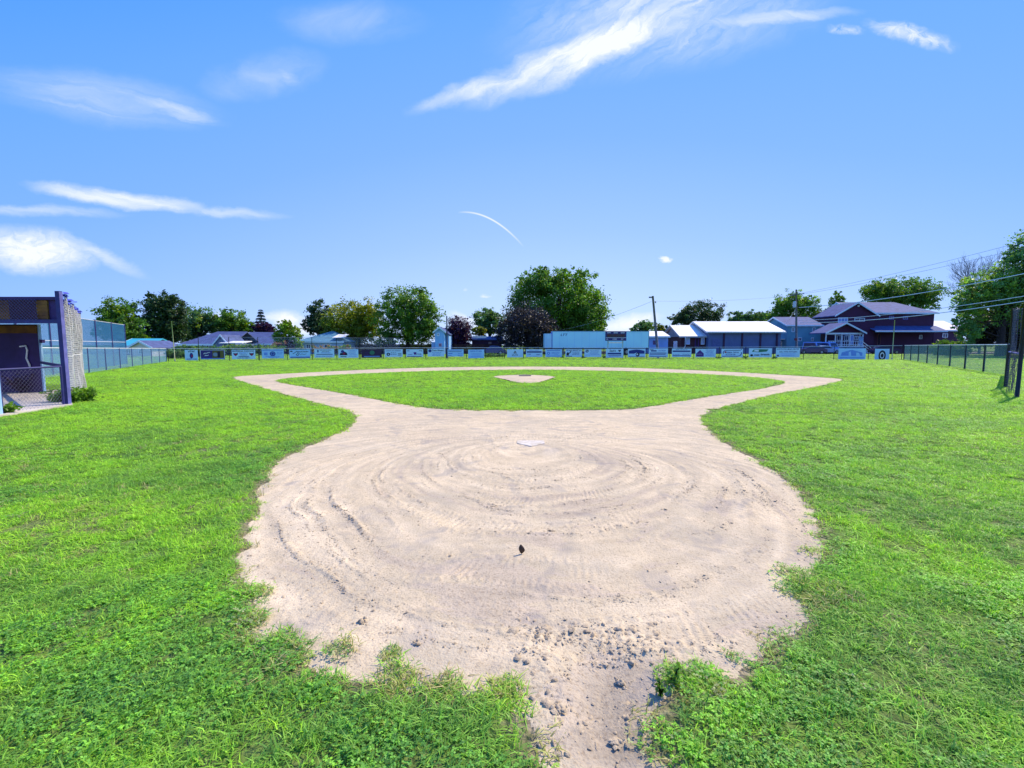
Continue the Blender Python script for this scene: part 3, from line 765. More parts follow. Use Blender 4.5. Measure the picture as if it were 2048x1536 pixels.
# left foul line: low fence, and the tall backstop fence behind it
def lerp(a, b, n): return [(a[0] + (b[0] - a[0]) * i / n, a[1] + (b[1] - a[1]) * i / n) for i in range(n + 1)]
LP = lerp((-20.6, 18.2), (-23.2, 24.9), 3)[:-1] + lerp((-23.2, 24.9), (-32.2, 42.4), 7)
fence('sideline_fence', LP, [1.42 - .22 * i / (len(LP) - 1) for i in range(len(LP))], 'low chain link fence with a white top rail along the left side of the field', pitch=.06, wr=.0025, rm=mat('white rail', (.8, .8, .82), .5), pm=M_BLUEP)
TL = lerp((-20.2, 17.0), (-31.0, 36.6), 6)
fence('tall_sideline_fence', TL, [3.12] * len(TL), 'tall blue green chain link fence behind the low fence on the left', pitch=.06, wr=.0042, rails=(1.0, .57), pm=M_BLUEP, wm=M_WIREB, post_r=.05, cap=.1)
RP = lerp(ground_at(1805, 719), ground_at(2016, 752.5), 8)
RP = [(x, y) for x, y in lerp((41.6, 48.3), (25.0, 22.9), 8)] + [(18.2, 16.7)]
fence('sideline_fence', RP, [1.48 + .06 * min(i, 8) / 8 for i in range(len(RP))], 'chain link fence with black posts along the right side of the field', pitch=.08, wr=.0022, wm=mat('green grey wire', (.16, .30, .32), .6, .1, 30, 0), post_r=.048, rail_r=.03, rm=mat('white rail', (.8, .8, .82), .5))

# ------------------------------------------------------------------ banners on the outfield fence
def text_mesh(body, size):
    cu = bpy.data.curves.new('t', 'FONT'); cu.body = body; cu.size = size; cu.offset = size * .022
    o = bpy.data.objects.new('t', cu)
    me = bpy.data.meshes.new_from_object(o)
    v = np.array([p.co[:2] for p in me.vertices]) if len(me.vertices) else np.zeros((0, 2)); f = [tuple(p.vertices) for p in me.polygons]
    bpy.data.objects.remove(o); bpy.data.curves.remove(cu); bpy.data.meshes.remove(me)
    return v, f

def art(kind, a):
    """flat art in unit coordinates of the banner (width 2, height 1): list of points and faces"""
    V = []; Fc = []
    def rect(x0, x1, y0, y1):
        b = len(V); V.extend([(x0, y0), (x1, y0), (x1, y1), (x0, y1)]); Fc.append((b, b + 1, b + 2, b + 3))
    if kind == 'bar': rect(*a)
    elif kind == 'disc':
        cx, cy, r = a; b = len(V); n = 18
        V.extend([(cx + r * math.cos(2 * math.pi * i / n), cy + r * math.sin(2 * math.pi * i / n)) for i in range(n)]); Fc.append(tuple(range(n)))
    elif kind == 'ring':
        cx, cy, r, w = a; n = 20
        V.extend([(cx + r * math.cos(2 * math.pi * i / n), cy + r * math.sin(2 * math.pi * i / n)) for i in range(n)])
        V.extend([(cx + (r - w) * math.cos(2 * math.pi * i / n), cy + (r - w) * math.sin(2 * math.pi * i / n)) for i in range(n)])
        Fc.extend([(i, (i + 1) % n, n + (i + 1) % n, n + i) for i in range(n)])
    elif kind == 'poly': V.extend(a); Fc.append(tuple(range(len(a))))
    elif kind == 'line':                       # thick polyline
        pts, w = a
        for (x0, y0), (x1, y1) in zip(pts[:-1], pts[1:]):
            l = math.hypot(x1 - x0, y1 - y0) + 1e-6; nx_, ny_ = -(y1 - y0) / l * w / 2, (x1 - x0) / l * w / 2
            b = len(V); V.extend([(x0 - nx_, y0 - ny_), (x1 - nx_, y1 - ny_), (x1 + nx_, y1 + ny_), (x0 + nx_, y0 + ny_)]); Fc.append((b, b + 1, b + 2, b + 3))
    elif kind == 'scr':                        # a line too small to read: letter-like strokes
        x0, x1, y, h, sd = a; r = random.Random(sd); x = x0
        while x < x1 - h * .4:
            for _ in range(r.randint(3, 8)):
                if x > x1 - h * .4: break
                w = h * .5; s = h * .17
                rect(x, x + s, y, y + h)
                k = r.random()
                if k < .6: rect(x + s, x + w, y + h - s, y + h)
                if k > .3: rect(x + w - s, x + w, y, y + h * r.choice((.5, .8)))
                if k < .4 or k > .75: rect(x + s, x + w - s, y + h * .42, y + h * .42 + s)
                x += w + h * .16
            x += h * .4
    elif kind == 'text':
        body, x, y, w, h = a
        v, f = text_mesh(body, 1.0)
        if len(v):
            mn, mx = v.min(0), v.max(0); sc_ = ((w) / (mx[0] - mn[0]), h / (mx[1] - mn[1]))
            V.extend([(x + (p[0] - mn[0]) * sc_[0], y + (p[1] - mn[1]) * sc_[1]) for p in v]); Fc.extend(f)
    return V, Fc

INK = {'k': mat('black print', (.02, .018, .04), .6, .1, 5, 0), 'n': mat('navy print', (.03, .045, .24), .6, .1, 5, 0), 'b': mat('blue print', (.06, .14, .62), .6, .1, 5, 0),
       'r': mat('red print', (.38, .02, .08), .6, .1, 5, 0), 'g': mat('green print', (.05, .20, .12), .6, .1, 5, 0), 'w': mat('white print', (.85, .88, .92), .6, .1, 5, 0),
       'p': mat('purple print', (.10, .03, .24), .6, .1, 5, 0), 'o': mat('olive print', (.14, .12, .03), .6, .1, 5, 0), 'm': mat('mid blue print', (.18, .33, .78), .6, .1, 5, 0), 'y': mat('grey print', (.25, .3, .4), .6, .1, 5, 0)}
BASE = {'light': mat('shade blue vinyl banner', (.58, .79, .98), .55, .08, 1.5, .08, 4), 'sky': mat('blue vinyl banner', (.42, .68, .98), .55, .08, 1.5, .08, 4), 'dark': mat('purple vinyl banner', (.055, .035, .19), .55, .2, 1.5, .08, 4),  # light panels: white vinyl with the blue of shade put into the colour
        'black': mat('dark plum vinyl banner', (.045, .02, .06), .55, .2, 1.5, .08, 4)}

def banner(px0, px1, py0, py1, base, items, label, thick=.012):
    pm = (px0 + px1) / 2
    a, b = Vector((*arc_pt(px0), 0)), Vector((*arc_pt(px1), 0))
    r = (b - a); wdt = r.length; r.normalize(); n = Vector((r.y, -r.x, 0))       # n points to the field
    d = arc_d(pm); z1 = W(pm, py0, d)[1]; z0 = max(.03, W(pm, py1, d)[1])
    org = a + n * .06
    t = thing('banner', (org.x + r.x * wdt / 2, org.y + r.y * wdt / 2, z0), label, 'banner', 'advertising banners along the outfield fence')
    H = z1 - z0
    def Pt(u, v, o): return tuple(org + r * (u * wdt / 2) + n * o + Vector((0, 0, z0 + v * H)))
    p = MB(); nu = 10; rr = random.Random(int(px0))
    wob = [[rr.uniform(-.008, .008) + .012 * math.sin(i * 1.3 + px0) for i in range(nu + 1)] for _ in range(3)]
    for s in (0, 1):
        for j in range(3):
            for i in range(nu + 1): p.v.append(Pt(2 * i / nu, j / 2 + (-.012 * math.sin(math.pi * i / nu) if j == 2 else 0), (thick if s == 0 else 0) + 0 * wob[j][i]))
    m = 3 * (nu + 1)
    for j in range(2):
        for i in range(nu):
            k = j * (nu + 1) + i
            p.f.append((k, k + 1, k + nu + 2, k + nu + 1)); p.f.append((m + k, m + k + nu + 1, m + k + nu + 2, m + k + 1))
    ed = [i for i in range(nu + 1)] + [(nu + 1) * 1 + nu, (nu + 1) * 2 + nu] + [2 * (nu + 1) + i for i in range(nu - 1, -1, -1)] + [nu + 1]
    for i in range(len(ed)):
        x, y = ed[i], ed[(i + 1) % len(ed)]; p.f.append((y, x, m + x, m + y))
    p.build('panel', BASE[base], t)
    by = {}
    for it in items:
        kind, args, ink = it[0], it[1], it[2]; nm = it[3] if len(it) > 3 else ('lettering' if kind in ('scr', 'text') else 'emblem')
        by.setdefault((nm, ink), []).append((kind, args))
    lay = 0
    for (nm, ink), lst in by.items():
        lay += 1
        for kind, args in lst:
            V, Fc = art(kind, args)
            if Fc: MB().raw([Pt(u, v, thick + .003 + .003 * lay) for u, v in V], Fc).build(nm, INK[ink], t)
    for u in (.04, 1.96):
        for v in (.05, .95): MB().bar(Pt(u, v, -.07), Pt(u, v, thick + .004), .02, .02).build('tie', M_GALV, t)
    return t

def frame(c, w=.035): return ('line', ([(.03, .06), (1.97, .06), (1.97, .94), (.03, .94), (.03, .06)], w), c, 'border')
def lines(x0, x1, ys_, h, c, sd): return [('scr', (x0 + .1 * (i % 2), x1 - .07 * (i % 3), y, h, sd + i), c) for i, y in enumerate(ys_)]
cat = lambda cx, cy, s, i: [('poly', [(cx - s, cy + s * .9), (cx - s * .55, cy + s * .5), (cx + s * .55, cy + s * .5), (cx + s, cy + s * .9), (cx + s * .8, cy - s * .2), (cx, cy - s), (cx - s * .8, cy - s * .2)], i)]

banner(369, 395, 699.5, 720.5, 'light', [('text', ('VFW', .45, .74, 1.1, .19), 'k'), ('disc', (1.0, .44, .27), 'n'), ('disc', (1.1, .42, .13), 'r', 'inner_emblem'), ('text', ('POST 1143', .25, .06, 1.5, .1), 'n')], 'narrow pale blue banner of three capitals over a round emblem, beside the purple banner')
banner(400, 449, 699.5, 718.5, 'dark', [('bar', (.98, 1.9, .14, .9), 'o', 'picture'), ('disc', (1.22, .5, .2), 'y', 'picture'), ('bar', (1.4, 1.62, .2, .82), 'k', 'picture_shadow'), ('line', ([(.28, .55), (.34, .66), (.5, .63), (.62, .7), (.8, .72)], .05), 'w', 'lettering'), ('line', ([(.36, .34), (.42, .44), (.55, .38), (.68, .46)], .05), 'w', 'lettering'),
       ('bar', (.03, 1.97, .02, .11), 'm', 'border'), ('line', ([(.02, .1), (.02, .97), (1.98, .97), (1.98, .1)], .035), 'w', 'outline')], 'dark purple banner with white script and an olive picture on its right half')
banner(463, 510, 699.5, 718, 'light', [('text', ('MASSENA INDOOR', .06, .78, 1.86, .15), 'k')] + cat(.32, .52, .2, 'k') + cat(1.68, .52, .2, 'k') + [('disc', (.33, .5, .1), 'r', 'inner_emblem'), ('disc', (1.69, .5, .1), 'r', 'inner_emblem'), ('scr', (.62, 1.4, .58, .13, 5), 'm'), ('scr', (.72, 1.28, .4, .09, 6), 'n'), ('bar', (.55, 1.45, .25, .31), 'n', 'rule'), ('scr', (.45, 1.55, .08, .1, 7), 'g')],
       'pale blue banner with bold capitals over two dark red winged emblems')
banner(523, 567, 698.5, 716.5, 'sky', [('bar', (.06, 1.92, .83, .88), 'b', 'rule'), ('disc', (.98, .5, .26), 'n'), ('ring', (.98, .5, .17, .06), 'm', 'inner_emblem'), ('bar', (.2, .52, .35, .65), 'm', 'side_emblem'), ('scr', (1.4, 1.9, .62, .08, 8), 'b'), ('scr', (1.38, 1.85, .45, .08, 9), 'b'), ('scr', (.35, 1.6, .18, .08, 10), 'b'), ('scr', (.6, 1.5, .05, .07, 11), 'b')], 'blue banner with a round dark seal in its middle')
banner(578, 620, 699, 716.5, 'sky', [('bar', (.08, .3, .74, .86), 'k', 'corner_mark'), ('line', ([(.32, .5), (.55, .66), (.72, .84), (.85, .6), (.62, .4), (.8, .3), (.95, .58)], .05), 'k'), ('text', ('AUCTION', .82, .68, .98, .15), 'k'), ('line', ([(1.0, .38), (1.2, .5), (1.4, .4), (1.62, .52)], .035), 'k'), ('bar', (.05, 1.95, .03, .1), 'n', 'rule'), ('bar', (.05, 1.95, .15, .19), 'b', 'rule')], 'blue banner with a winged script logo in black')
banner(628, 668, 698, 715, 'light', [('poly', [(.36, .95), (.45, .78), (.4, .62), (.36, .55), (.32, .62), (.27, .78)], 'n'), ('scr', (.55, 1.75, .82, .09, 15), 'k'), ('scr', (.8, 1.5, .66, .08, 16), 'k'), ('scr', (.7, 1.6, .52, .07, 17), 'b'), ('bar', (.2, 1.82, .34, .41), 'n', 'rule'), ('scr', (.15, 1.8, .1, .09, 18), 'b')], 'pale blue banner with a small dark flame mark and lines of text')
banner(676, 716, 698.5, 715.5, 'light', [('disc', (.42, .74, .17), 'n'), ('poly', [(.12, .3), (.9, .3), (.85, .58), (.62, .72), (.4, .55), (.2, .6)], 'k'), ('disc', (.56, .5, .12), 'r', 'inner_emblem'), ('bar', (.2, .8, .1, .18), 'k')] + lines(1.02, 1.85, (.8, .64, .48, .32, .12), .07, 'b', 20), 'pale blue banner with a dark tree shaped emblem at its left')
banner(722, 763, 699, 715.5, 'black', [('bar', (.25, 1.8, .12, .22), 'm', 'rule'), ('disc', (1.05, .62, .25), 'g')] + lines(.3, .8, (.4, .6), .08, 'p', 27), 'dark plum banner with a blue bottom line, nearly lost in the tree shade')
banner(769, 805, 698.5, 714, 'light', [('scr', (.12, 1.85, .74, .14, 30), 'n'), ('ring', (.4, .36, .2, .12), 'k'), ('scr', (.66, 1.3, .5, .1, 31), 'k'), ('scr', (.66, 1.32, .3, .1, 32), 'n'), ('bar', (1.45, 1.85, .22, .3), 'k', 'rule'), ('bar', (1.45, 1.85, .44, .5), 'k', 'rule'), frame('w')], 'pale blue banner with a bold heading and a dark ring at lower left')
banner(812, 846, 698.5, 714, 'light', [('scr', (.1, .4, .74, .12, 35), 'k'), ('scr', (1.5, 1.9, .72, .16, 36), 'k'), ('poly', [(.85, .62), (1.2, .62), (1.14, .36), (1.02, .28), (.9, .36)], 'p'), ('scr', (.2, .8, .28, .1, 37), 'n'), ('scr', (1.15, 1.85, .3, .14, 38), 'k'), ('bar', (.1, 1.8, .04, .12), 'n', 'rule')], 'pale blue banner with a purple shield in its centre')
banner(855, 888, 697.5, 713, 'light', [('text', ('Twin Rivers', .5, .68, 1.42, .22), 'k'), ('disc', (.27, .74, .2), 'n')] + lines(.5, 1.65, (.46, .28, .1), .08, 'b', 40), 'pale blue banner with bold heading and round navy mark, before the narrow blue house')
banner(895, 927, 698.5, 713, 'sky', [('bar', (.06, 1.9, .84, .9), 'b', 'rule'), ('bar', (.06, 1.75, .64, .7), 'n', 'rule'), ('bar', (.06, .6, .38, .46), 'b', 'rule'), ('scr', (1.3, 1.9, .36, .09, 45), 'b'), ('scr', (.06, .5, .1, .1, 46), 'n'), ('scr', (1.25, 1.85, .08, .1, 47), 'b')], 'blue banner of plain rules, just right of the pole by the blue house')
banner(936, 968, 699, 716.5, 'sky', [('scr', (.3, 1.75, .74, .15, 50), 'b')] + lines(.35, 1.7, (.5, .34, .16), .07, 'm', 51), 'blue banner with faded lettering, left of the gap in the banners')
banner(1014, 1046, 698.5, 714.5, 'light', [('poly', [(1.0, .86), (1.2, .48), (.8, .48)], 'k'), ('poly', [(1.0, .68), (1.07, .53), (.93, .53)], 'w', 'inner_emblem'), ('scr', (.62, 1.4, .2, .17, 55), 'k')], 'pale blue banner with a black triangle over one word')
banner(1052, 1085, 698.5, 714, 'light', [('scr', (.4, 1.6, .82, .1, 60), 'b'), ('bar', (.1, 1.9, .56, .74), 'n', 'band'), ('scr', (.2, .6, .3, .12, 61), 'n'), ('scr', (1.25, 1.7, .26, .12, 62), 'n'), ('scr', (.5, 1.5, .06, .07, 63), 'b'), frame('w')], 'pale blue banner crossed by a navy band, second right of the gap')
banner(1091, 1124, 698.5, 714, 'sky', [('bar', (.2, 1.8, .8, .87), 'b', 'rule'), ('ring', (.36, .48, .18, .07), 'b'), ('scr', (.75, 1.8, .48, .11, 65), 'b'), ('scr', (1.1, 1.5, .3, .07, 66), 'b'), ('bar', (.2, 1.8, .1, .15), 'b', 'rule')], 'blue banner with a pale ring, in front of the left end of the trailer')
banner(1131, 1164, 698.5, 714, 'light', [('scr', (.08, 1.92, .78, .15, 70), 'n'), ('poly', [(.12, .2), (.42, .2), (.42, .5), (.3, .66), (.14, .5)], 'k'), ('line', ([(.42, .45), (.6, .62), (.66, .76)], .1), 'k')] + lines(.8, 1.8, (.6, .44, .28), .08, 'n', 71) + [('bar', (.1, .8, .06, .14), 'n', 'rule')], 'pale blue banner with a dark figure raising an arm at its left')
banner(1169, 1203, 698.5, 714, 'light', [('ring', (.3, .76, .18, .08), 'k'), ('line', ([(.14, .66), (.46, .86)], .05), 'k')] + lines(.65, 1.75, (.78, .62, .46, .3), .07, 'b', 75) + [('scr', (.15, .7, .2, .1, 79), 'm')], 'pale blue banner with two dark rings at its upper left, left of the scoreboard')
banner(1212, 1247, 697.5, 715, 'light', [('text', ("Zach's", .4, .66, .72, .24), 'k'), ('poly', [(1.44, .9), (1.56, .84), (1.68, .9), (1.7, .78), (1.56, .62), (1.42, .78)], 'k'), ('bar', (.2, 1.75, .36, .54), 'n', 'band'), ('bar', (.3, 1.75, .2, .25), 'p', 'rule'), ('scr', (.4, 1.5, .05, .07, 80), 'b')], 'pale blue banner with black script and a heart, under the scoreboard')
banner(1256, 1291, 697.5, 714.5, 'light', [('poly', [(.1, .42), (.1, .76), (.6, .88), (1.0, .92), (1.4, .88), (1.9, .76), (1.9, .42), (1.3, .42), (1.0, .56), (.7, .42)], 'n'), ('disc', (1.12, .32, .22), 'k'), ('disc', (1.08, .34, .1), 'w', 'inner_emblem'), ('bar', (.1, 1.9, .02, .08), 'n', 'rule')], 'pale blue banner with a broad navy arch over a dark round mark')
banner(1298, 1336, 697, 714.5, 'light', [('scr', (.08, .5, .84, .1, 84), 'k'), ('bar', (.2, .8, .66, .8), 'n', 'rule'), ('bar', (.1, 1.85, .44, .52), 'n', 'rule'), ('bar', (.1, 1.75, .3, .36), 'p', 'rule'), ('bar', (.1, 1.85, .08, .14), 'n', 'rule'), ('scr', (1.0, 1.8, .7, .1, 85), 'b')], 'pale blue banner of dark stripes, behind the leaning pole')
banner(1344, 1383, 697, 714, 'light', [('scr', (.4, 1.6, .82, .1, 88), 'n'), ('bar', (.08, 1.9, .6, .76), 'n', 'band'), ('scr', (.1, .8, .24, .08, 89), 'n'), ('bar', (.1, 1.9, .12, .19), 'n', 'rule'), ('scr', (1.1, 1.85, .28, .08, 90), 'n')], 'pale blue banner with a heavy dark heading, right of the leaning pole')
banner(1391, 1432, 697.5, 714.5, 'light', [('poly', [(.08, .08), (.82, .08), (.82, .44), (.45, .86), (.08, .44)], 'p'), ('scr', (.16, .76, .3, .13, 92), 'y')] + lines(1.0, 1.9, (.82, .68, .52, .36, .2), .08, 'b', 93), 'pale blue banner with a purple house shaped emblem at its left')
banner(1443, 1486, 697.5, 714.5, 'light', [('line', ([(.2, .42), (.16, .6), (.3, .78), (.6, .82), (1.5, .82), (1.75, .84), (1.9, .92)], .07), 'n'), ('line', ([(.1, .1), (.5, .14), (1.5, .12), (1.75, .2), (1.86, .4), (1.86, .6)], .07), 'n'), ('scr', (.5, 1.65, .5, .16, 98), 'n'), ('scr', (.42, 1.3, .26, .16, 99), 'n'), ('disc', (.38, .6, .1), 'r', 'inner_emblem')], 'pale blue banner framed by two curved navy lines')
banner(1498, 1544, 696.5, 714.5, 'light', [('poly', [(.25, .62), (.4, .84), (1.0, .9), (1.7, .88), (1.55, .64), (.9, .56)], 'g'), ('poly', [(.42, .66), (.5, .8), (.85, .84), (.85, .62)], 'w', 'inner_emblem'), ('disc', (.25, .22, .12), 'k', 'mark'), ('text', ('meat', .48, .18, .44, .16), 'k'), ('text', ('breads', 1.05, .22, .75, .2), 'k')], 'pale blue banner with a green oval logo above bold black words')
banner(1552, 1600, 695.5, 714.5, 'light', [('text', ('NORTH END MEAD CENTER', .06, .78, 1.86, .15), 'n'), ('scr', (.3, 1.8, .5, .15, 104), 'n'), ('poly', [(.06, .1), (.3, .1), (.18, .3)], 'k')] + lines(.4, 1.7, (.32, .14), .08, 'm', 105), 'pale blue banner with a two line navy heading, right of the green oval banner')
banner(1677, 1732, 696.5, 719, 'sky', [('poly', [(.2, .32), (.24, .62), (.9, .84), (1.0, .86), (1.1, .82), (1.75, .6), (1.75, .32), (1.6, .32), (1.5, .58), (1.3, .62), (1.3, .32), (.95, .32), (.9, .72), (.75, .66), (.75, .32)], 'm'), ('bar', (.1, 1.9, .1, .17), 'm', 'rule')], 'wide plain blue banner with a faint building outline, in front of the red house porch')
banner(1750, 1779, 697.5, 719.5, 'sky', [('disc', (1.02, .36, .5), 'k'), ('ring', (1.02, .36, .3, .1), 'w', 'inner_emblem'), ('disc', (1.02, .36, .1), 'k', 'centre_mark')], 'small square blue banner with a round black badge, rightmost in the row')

# ------------------------------------------------------------------ scoreboard, poles, wires
def scoreboard():
    D = 54.8; x0, z1 = W(1211, 662.5, D); x1, z0 = W(1252, 681.5, D)
    t = thing('scoreboard', ((x0 + x1) / 2, D, 0), 'dark blue scoreboard on two steel posts in front of the white trailer', 'scoreboard')
    MB().box(x0, x1, D - .12, D + .12, z0, z1).build('cabinet', mat('dark blue cabinet', (.035, .035, .16), .5, .15, 3, .1), t)
    MB().box(x0 + .16, x1 - .16, D - .14, D - .125, z0 + .42, z1 - .34).build('display', mat('dark lamp panel', (.03, .018, .035), .35, .3, 12, .1, spec=.5), t)
    MB().box(x0 + .02, x1 - .02, D - .145, D - .125, z0 + .35, z0 + .385).build('divider', INK['w'], t)
    w = x1 - x0
    def words(nm, lst):
        q = MB()
        for body, u, wd_, z, h in lst:
            V, Fc = art('text', (body, 0, 0, wd_, h)); q.raw([(x0 + u * w + a, D - .15, z + b) for a, b in V], Fc)
        q.build(nm, INK['w'], t)
    words('lettering', [('HOME', .07, .42, z1 - .25, .15), ('INNING', .38, .52, z1 - .25, .15), ('GUEST', .73, .48, z1 - .25, .15), ('BALL', .04, .2, z0 + .14, .12), ('STRIKE', .34, .5, z0 + .14, .12), ('OUT', .74, .3, z0 + .14, .12)])
    for u in (.14, .22, .45, .53, .78, .86): MB().box(x0 + u * w - .09, x0 + u * w + .02, D - .146, D - .1401, z0 + .55, z0 + .74).build('digit', mat('unlit red digits', (.12, .02, .03), .5), t)
    for px in (1216.5, 1246):
        x = W(px, 690, D)[0]; MB().box(x - .06, x + .06, D + .125, D + .245, -.1, z1 - .1).build('post', mat('pale green steel', (.35, .52, .52), .5, .15, 6, .1), t)
    xa, xb = W(1217, 690, D)[0], W(1246, 690, D)[0]
    MB().box(xa + .07, xb - .07, D + .14, D + .23, W(0, 686.5, D)[1], W(0, 684, D)[1]).build('cross_bar', INK['w'], t)
scoreboard()

M_WOOD = mat('weathered pole wood', (.17, .16, .19), .9, .35, 4, .4, 30)
def pole(px_t, py_t, px_b, D, r0, r1, label, name='utility_pole'):
    xt, zt = W(px_t, py_t, D); xb = W(px_b, 712, D)[0]
    t = thing(name, (xb, D, 0), label, 'pole')
    MB().tube([(xb, D, -.2), (xb + (xt - xb) * .5, D, zt * .5), (xt, D, zt)], [r0, (r0 + r1) / 2, r1], 10).build('shaft', M_WOOD, t, smooth=True)
    return t, xt, zt, xb
t, xt, zt, xb = pole(1305.5, 592, 1317, 52.6, .16, .11, 'tall leaning wooden light pole standing in front of the banners', 'light_pole')
MB().box(xt - .42, xt - .12, 52.5, 52.7, zt - .22, zt - .08).build('floodlight', mat('grey lamp housing', (.2, .2, .24), .4), t)
MB().bar((xt - .2, 52.6, zt - .15), (xt + .05, 52.6, zt - .15), .06, .06).build('arm', M_GALV, t)
MB().tube([(xt + .3, 52.6, zt - .62), (xt + .38, 52.6, zt - .8)], [.1, .05], 8).build('insulator', M_GALV, t)
POLE2 = (1592, 80.0)
t, xt2, zt2, xb2 = pole(1592.5, 579, 1592.5, 80, .2, .13, 'utility pole with cross arm and grey transformer in front of the pale green house')
MB().bar((xt2 - 1.15, 79.9, W(0, 590.5, 80)[1]), (xt2 + 1.35, 79.9, W(0, 587.5, 80)[1]), .12, .14).build('cross_arm', M_WOOD, t)
za, zb = W(0, 615, 80)[1], W(0, 603, 80)[1]
MB().tube([(xt2 - .32, 79.72, za), (xt2 - .32, 79.72, zb - .12), (xt2 - .32, 79.72, zb)], [.24, .24, .17], 12).build('transformer', mat('pale grey enamel', (.5, .56, .66), .4, .1), t, smooth=False)
for dx in (-1.0, -.45, .5, 1.2): MB().tube([(xt2 + dx, 79.9, W(0, 589, 80)[1] + .07), (xt2 + dx, 79.9, W(0, 589, 80)[1] + .26)], [.05, .03], 6).build('insulator', M_GALV, t)
MB().box(xt2 - .05, xt2 + .35, 79.55, 79.75, W(0, 681, 80)[1], W(0, 676.5, 80)[1]).build('meter_box', mat('dark red box', (.2, .03, .04), .5), t)
M_CABLE = mat('pale cable sheath', (.82, .80, .85), .5, .05, 5, 0)
M_CABLED = mat('thin dark wire', (.25, .28, .36), .5, .05, 5, 0)
def wire(p0, p1, sag, r, m, label):
    a, b = Vector(p0), Vector(p1); pts = []
    for i in range(33):
        s = i / 32; p = a.lerp(b, s); p.z -= sag * 4 * s * (1 - s); pts.append(p)
    o = MB().tube(pts, r, 5).build('overhead_wire', m, origin=tuple(a)); return tag(o, label, 'wire', 'overhead power lines')
def wpt(px, py, d):
    x, z = W(px, py, d); return (x, d, z)
wire(wpt(1598, 615, 80), wpt(2260, 500, 44), .9, .048, M_CABLE, 'thick pale overhead cable from below the transformer, topmost of the pale cables')
wire(wpt(1598, 640.5, 80), wpt(2260, 555, 44), .85, .035, M_CABLE, 'thinner pale overhead cable, middle of the three pale cables')
wire(wpt(1598, 645.5, 80), wpt(2260, 566, 44), .95, .046, M_CABLE, 'thick pale overhead cable in front of the red house, lowest of the pale cables')
wire(wpt(1598, 587, 80), wpt(2260, 425, 44), .5, .018, M_CABLED, 'thin dark wire from the top of the cross arm towards the right trees')
wire(wpt(1606, 588, 80), wpt(2260, 443, 44), .5, .018, M_CABLED, 'second thin dark wire just below the one at the cross arm top')
wire(wpt(1306, 602, 52.6), wpt(1590, 590, 80), .35, .014, M_CABLED, 'thin wire between the leaning light pole and the utility pole')
wire(wpt(1303, 603, 52.6), wpt(1120, 660, 80), .4, .014, M_CABLED, 'thin slanting wire from the leaning light pole towards the big tree')
wire(wpt(1591, 619, 80), wpt(1572, 648, 89.7), .05, .03, M_CABLE, 'short service cable from the utility pole down to the pale green house')

def thin_pole(px, py_t, D, r, m, label):
    x, z = W(px, py_t, D); tt = thing('foul_pole', (x, D, 0), label, 'foul pole')
    MB().tube([(x, D, -.1), (x + (W(px - 2 if px < 500 else px, py_t, D)[0] - x), D, z)], r, 8).build('shaft', m, tt, smooth=True)
    MB().tube([(x, D, 0), (x, D, .18)], r * 1.8, 8).build('base_sleeve', M_GALV, tt)
M_FP = mat('faded yellow steel', (.42, .46, .22), .5, .2, 5, .1)
thin_pole(345, 642, 43.2, .035, M_FP, 'thin pale foul pole in the left corner before the dark maple')
thin_pole(1789.5, 640, 48.0, .035, M_FP, 'thin yellowish foul pole in the right corner before the dark red house')
x_, z_ = W(893.5, 632, 53.2)
tp = thing('utility_pole', (x_, 53.2, 0), 'slim dark pole at the fence beside the narrow blue house', 'pole')
MB().tube([(x_, 53.2, -.1), (x_, 53.2, z_)], [.1, .07], 8).build('shaft', mat('dark pole', (.05, .06, .12), .8), tp, smooth=True)
MB().box(x_ - .16, x_ + .16, 53.0, 53.09, .2, 1.2).build('guard', mat('dark pole', (.05, .06, .12), .8), tp)
# ------------------------------------------------------------------ left dugout
M_NAVY = mat('blue painted plywood', (.050, .028, .145), .6, .3, 1.5, .2, 20, c2=(.036, .018, .085))
M_PLY = mat('brown plywood', (.22, .105, .018), .75, .45, 2.5, .3, 30, c2=(.09, .035, .02))
M_TRIM = mat('shade blue edge trim and lit face', (.30, .50, .80), .5, .15, 4, .1)  # blue of shaded white trim, also the lit side of a post
YF = DA[1] + .1; XR = DA[0] - .07
t = thing('dugout', (-15.5, 14.0, 0), 'blue plywood dugout with a brown boarded fascia at the far left', 'dugout')
# roof runs from post A to the left, its fascia facing the camera
rv = [(-21, YF), (XR, YF), (-16.7, 17.2), (-21, 17.2)]
MB().raw([(x, y, 2.13 if y < 13 else 2.4) for x, y in rv] + [(x, y, 2.73 if y < 13 else 2.55) for x, y in rv], [(3, 2, 1, 0), (4, 5, 6, 7), (0, 1, 5, 4), (1, 2, 6, 5), (2, 3, 7, 6), (3, 0, 4, 7)]).build('roof', M_NAVY, t)
f_ = MB()
for i in range(5): f_.box(-20.9, XR - .3, YF - .045, YF - .005, 2.20 + i * .096, 2.291 + i * .096)
f_.build('fascia', M_PLY, t)
for xa in (-13.9, -12.75): MB().box(xa, xa + .68, YF - .055, YF - .046, 2.19, 2.69).build('dark_panel', mat('plum stained plywood', (.06, .022, .05), .8, .3, 2), t)
MB().box(-21, XR, YF - .07, YF - .01, 2.69, 2.765).build('roof_trim', M_NAVY, t)
MB().box(-21, XR, YF - .07, YF - .01, 2.10, 2.195).build('lintel', M_BLUEP, t)
MB().box(-21, -14.98, 14.45, 14.52, 0, 2.2).build('back_wall', M_NAVY, t)
MB().box(-21, -14.99, 14.40, 14.449, 1.92, 2.16).build('wall_header', M_PLY, t)
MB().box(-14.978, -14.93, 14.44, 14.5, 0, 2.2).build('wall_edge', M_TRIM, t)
MB().box(-14.925, -14.83, 14.41, 14.5, 1.62, 1.72).build('hook', M_NAVY, t)
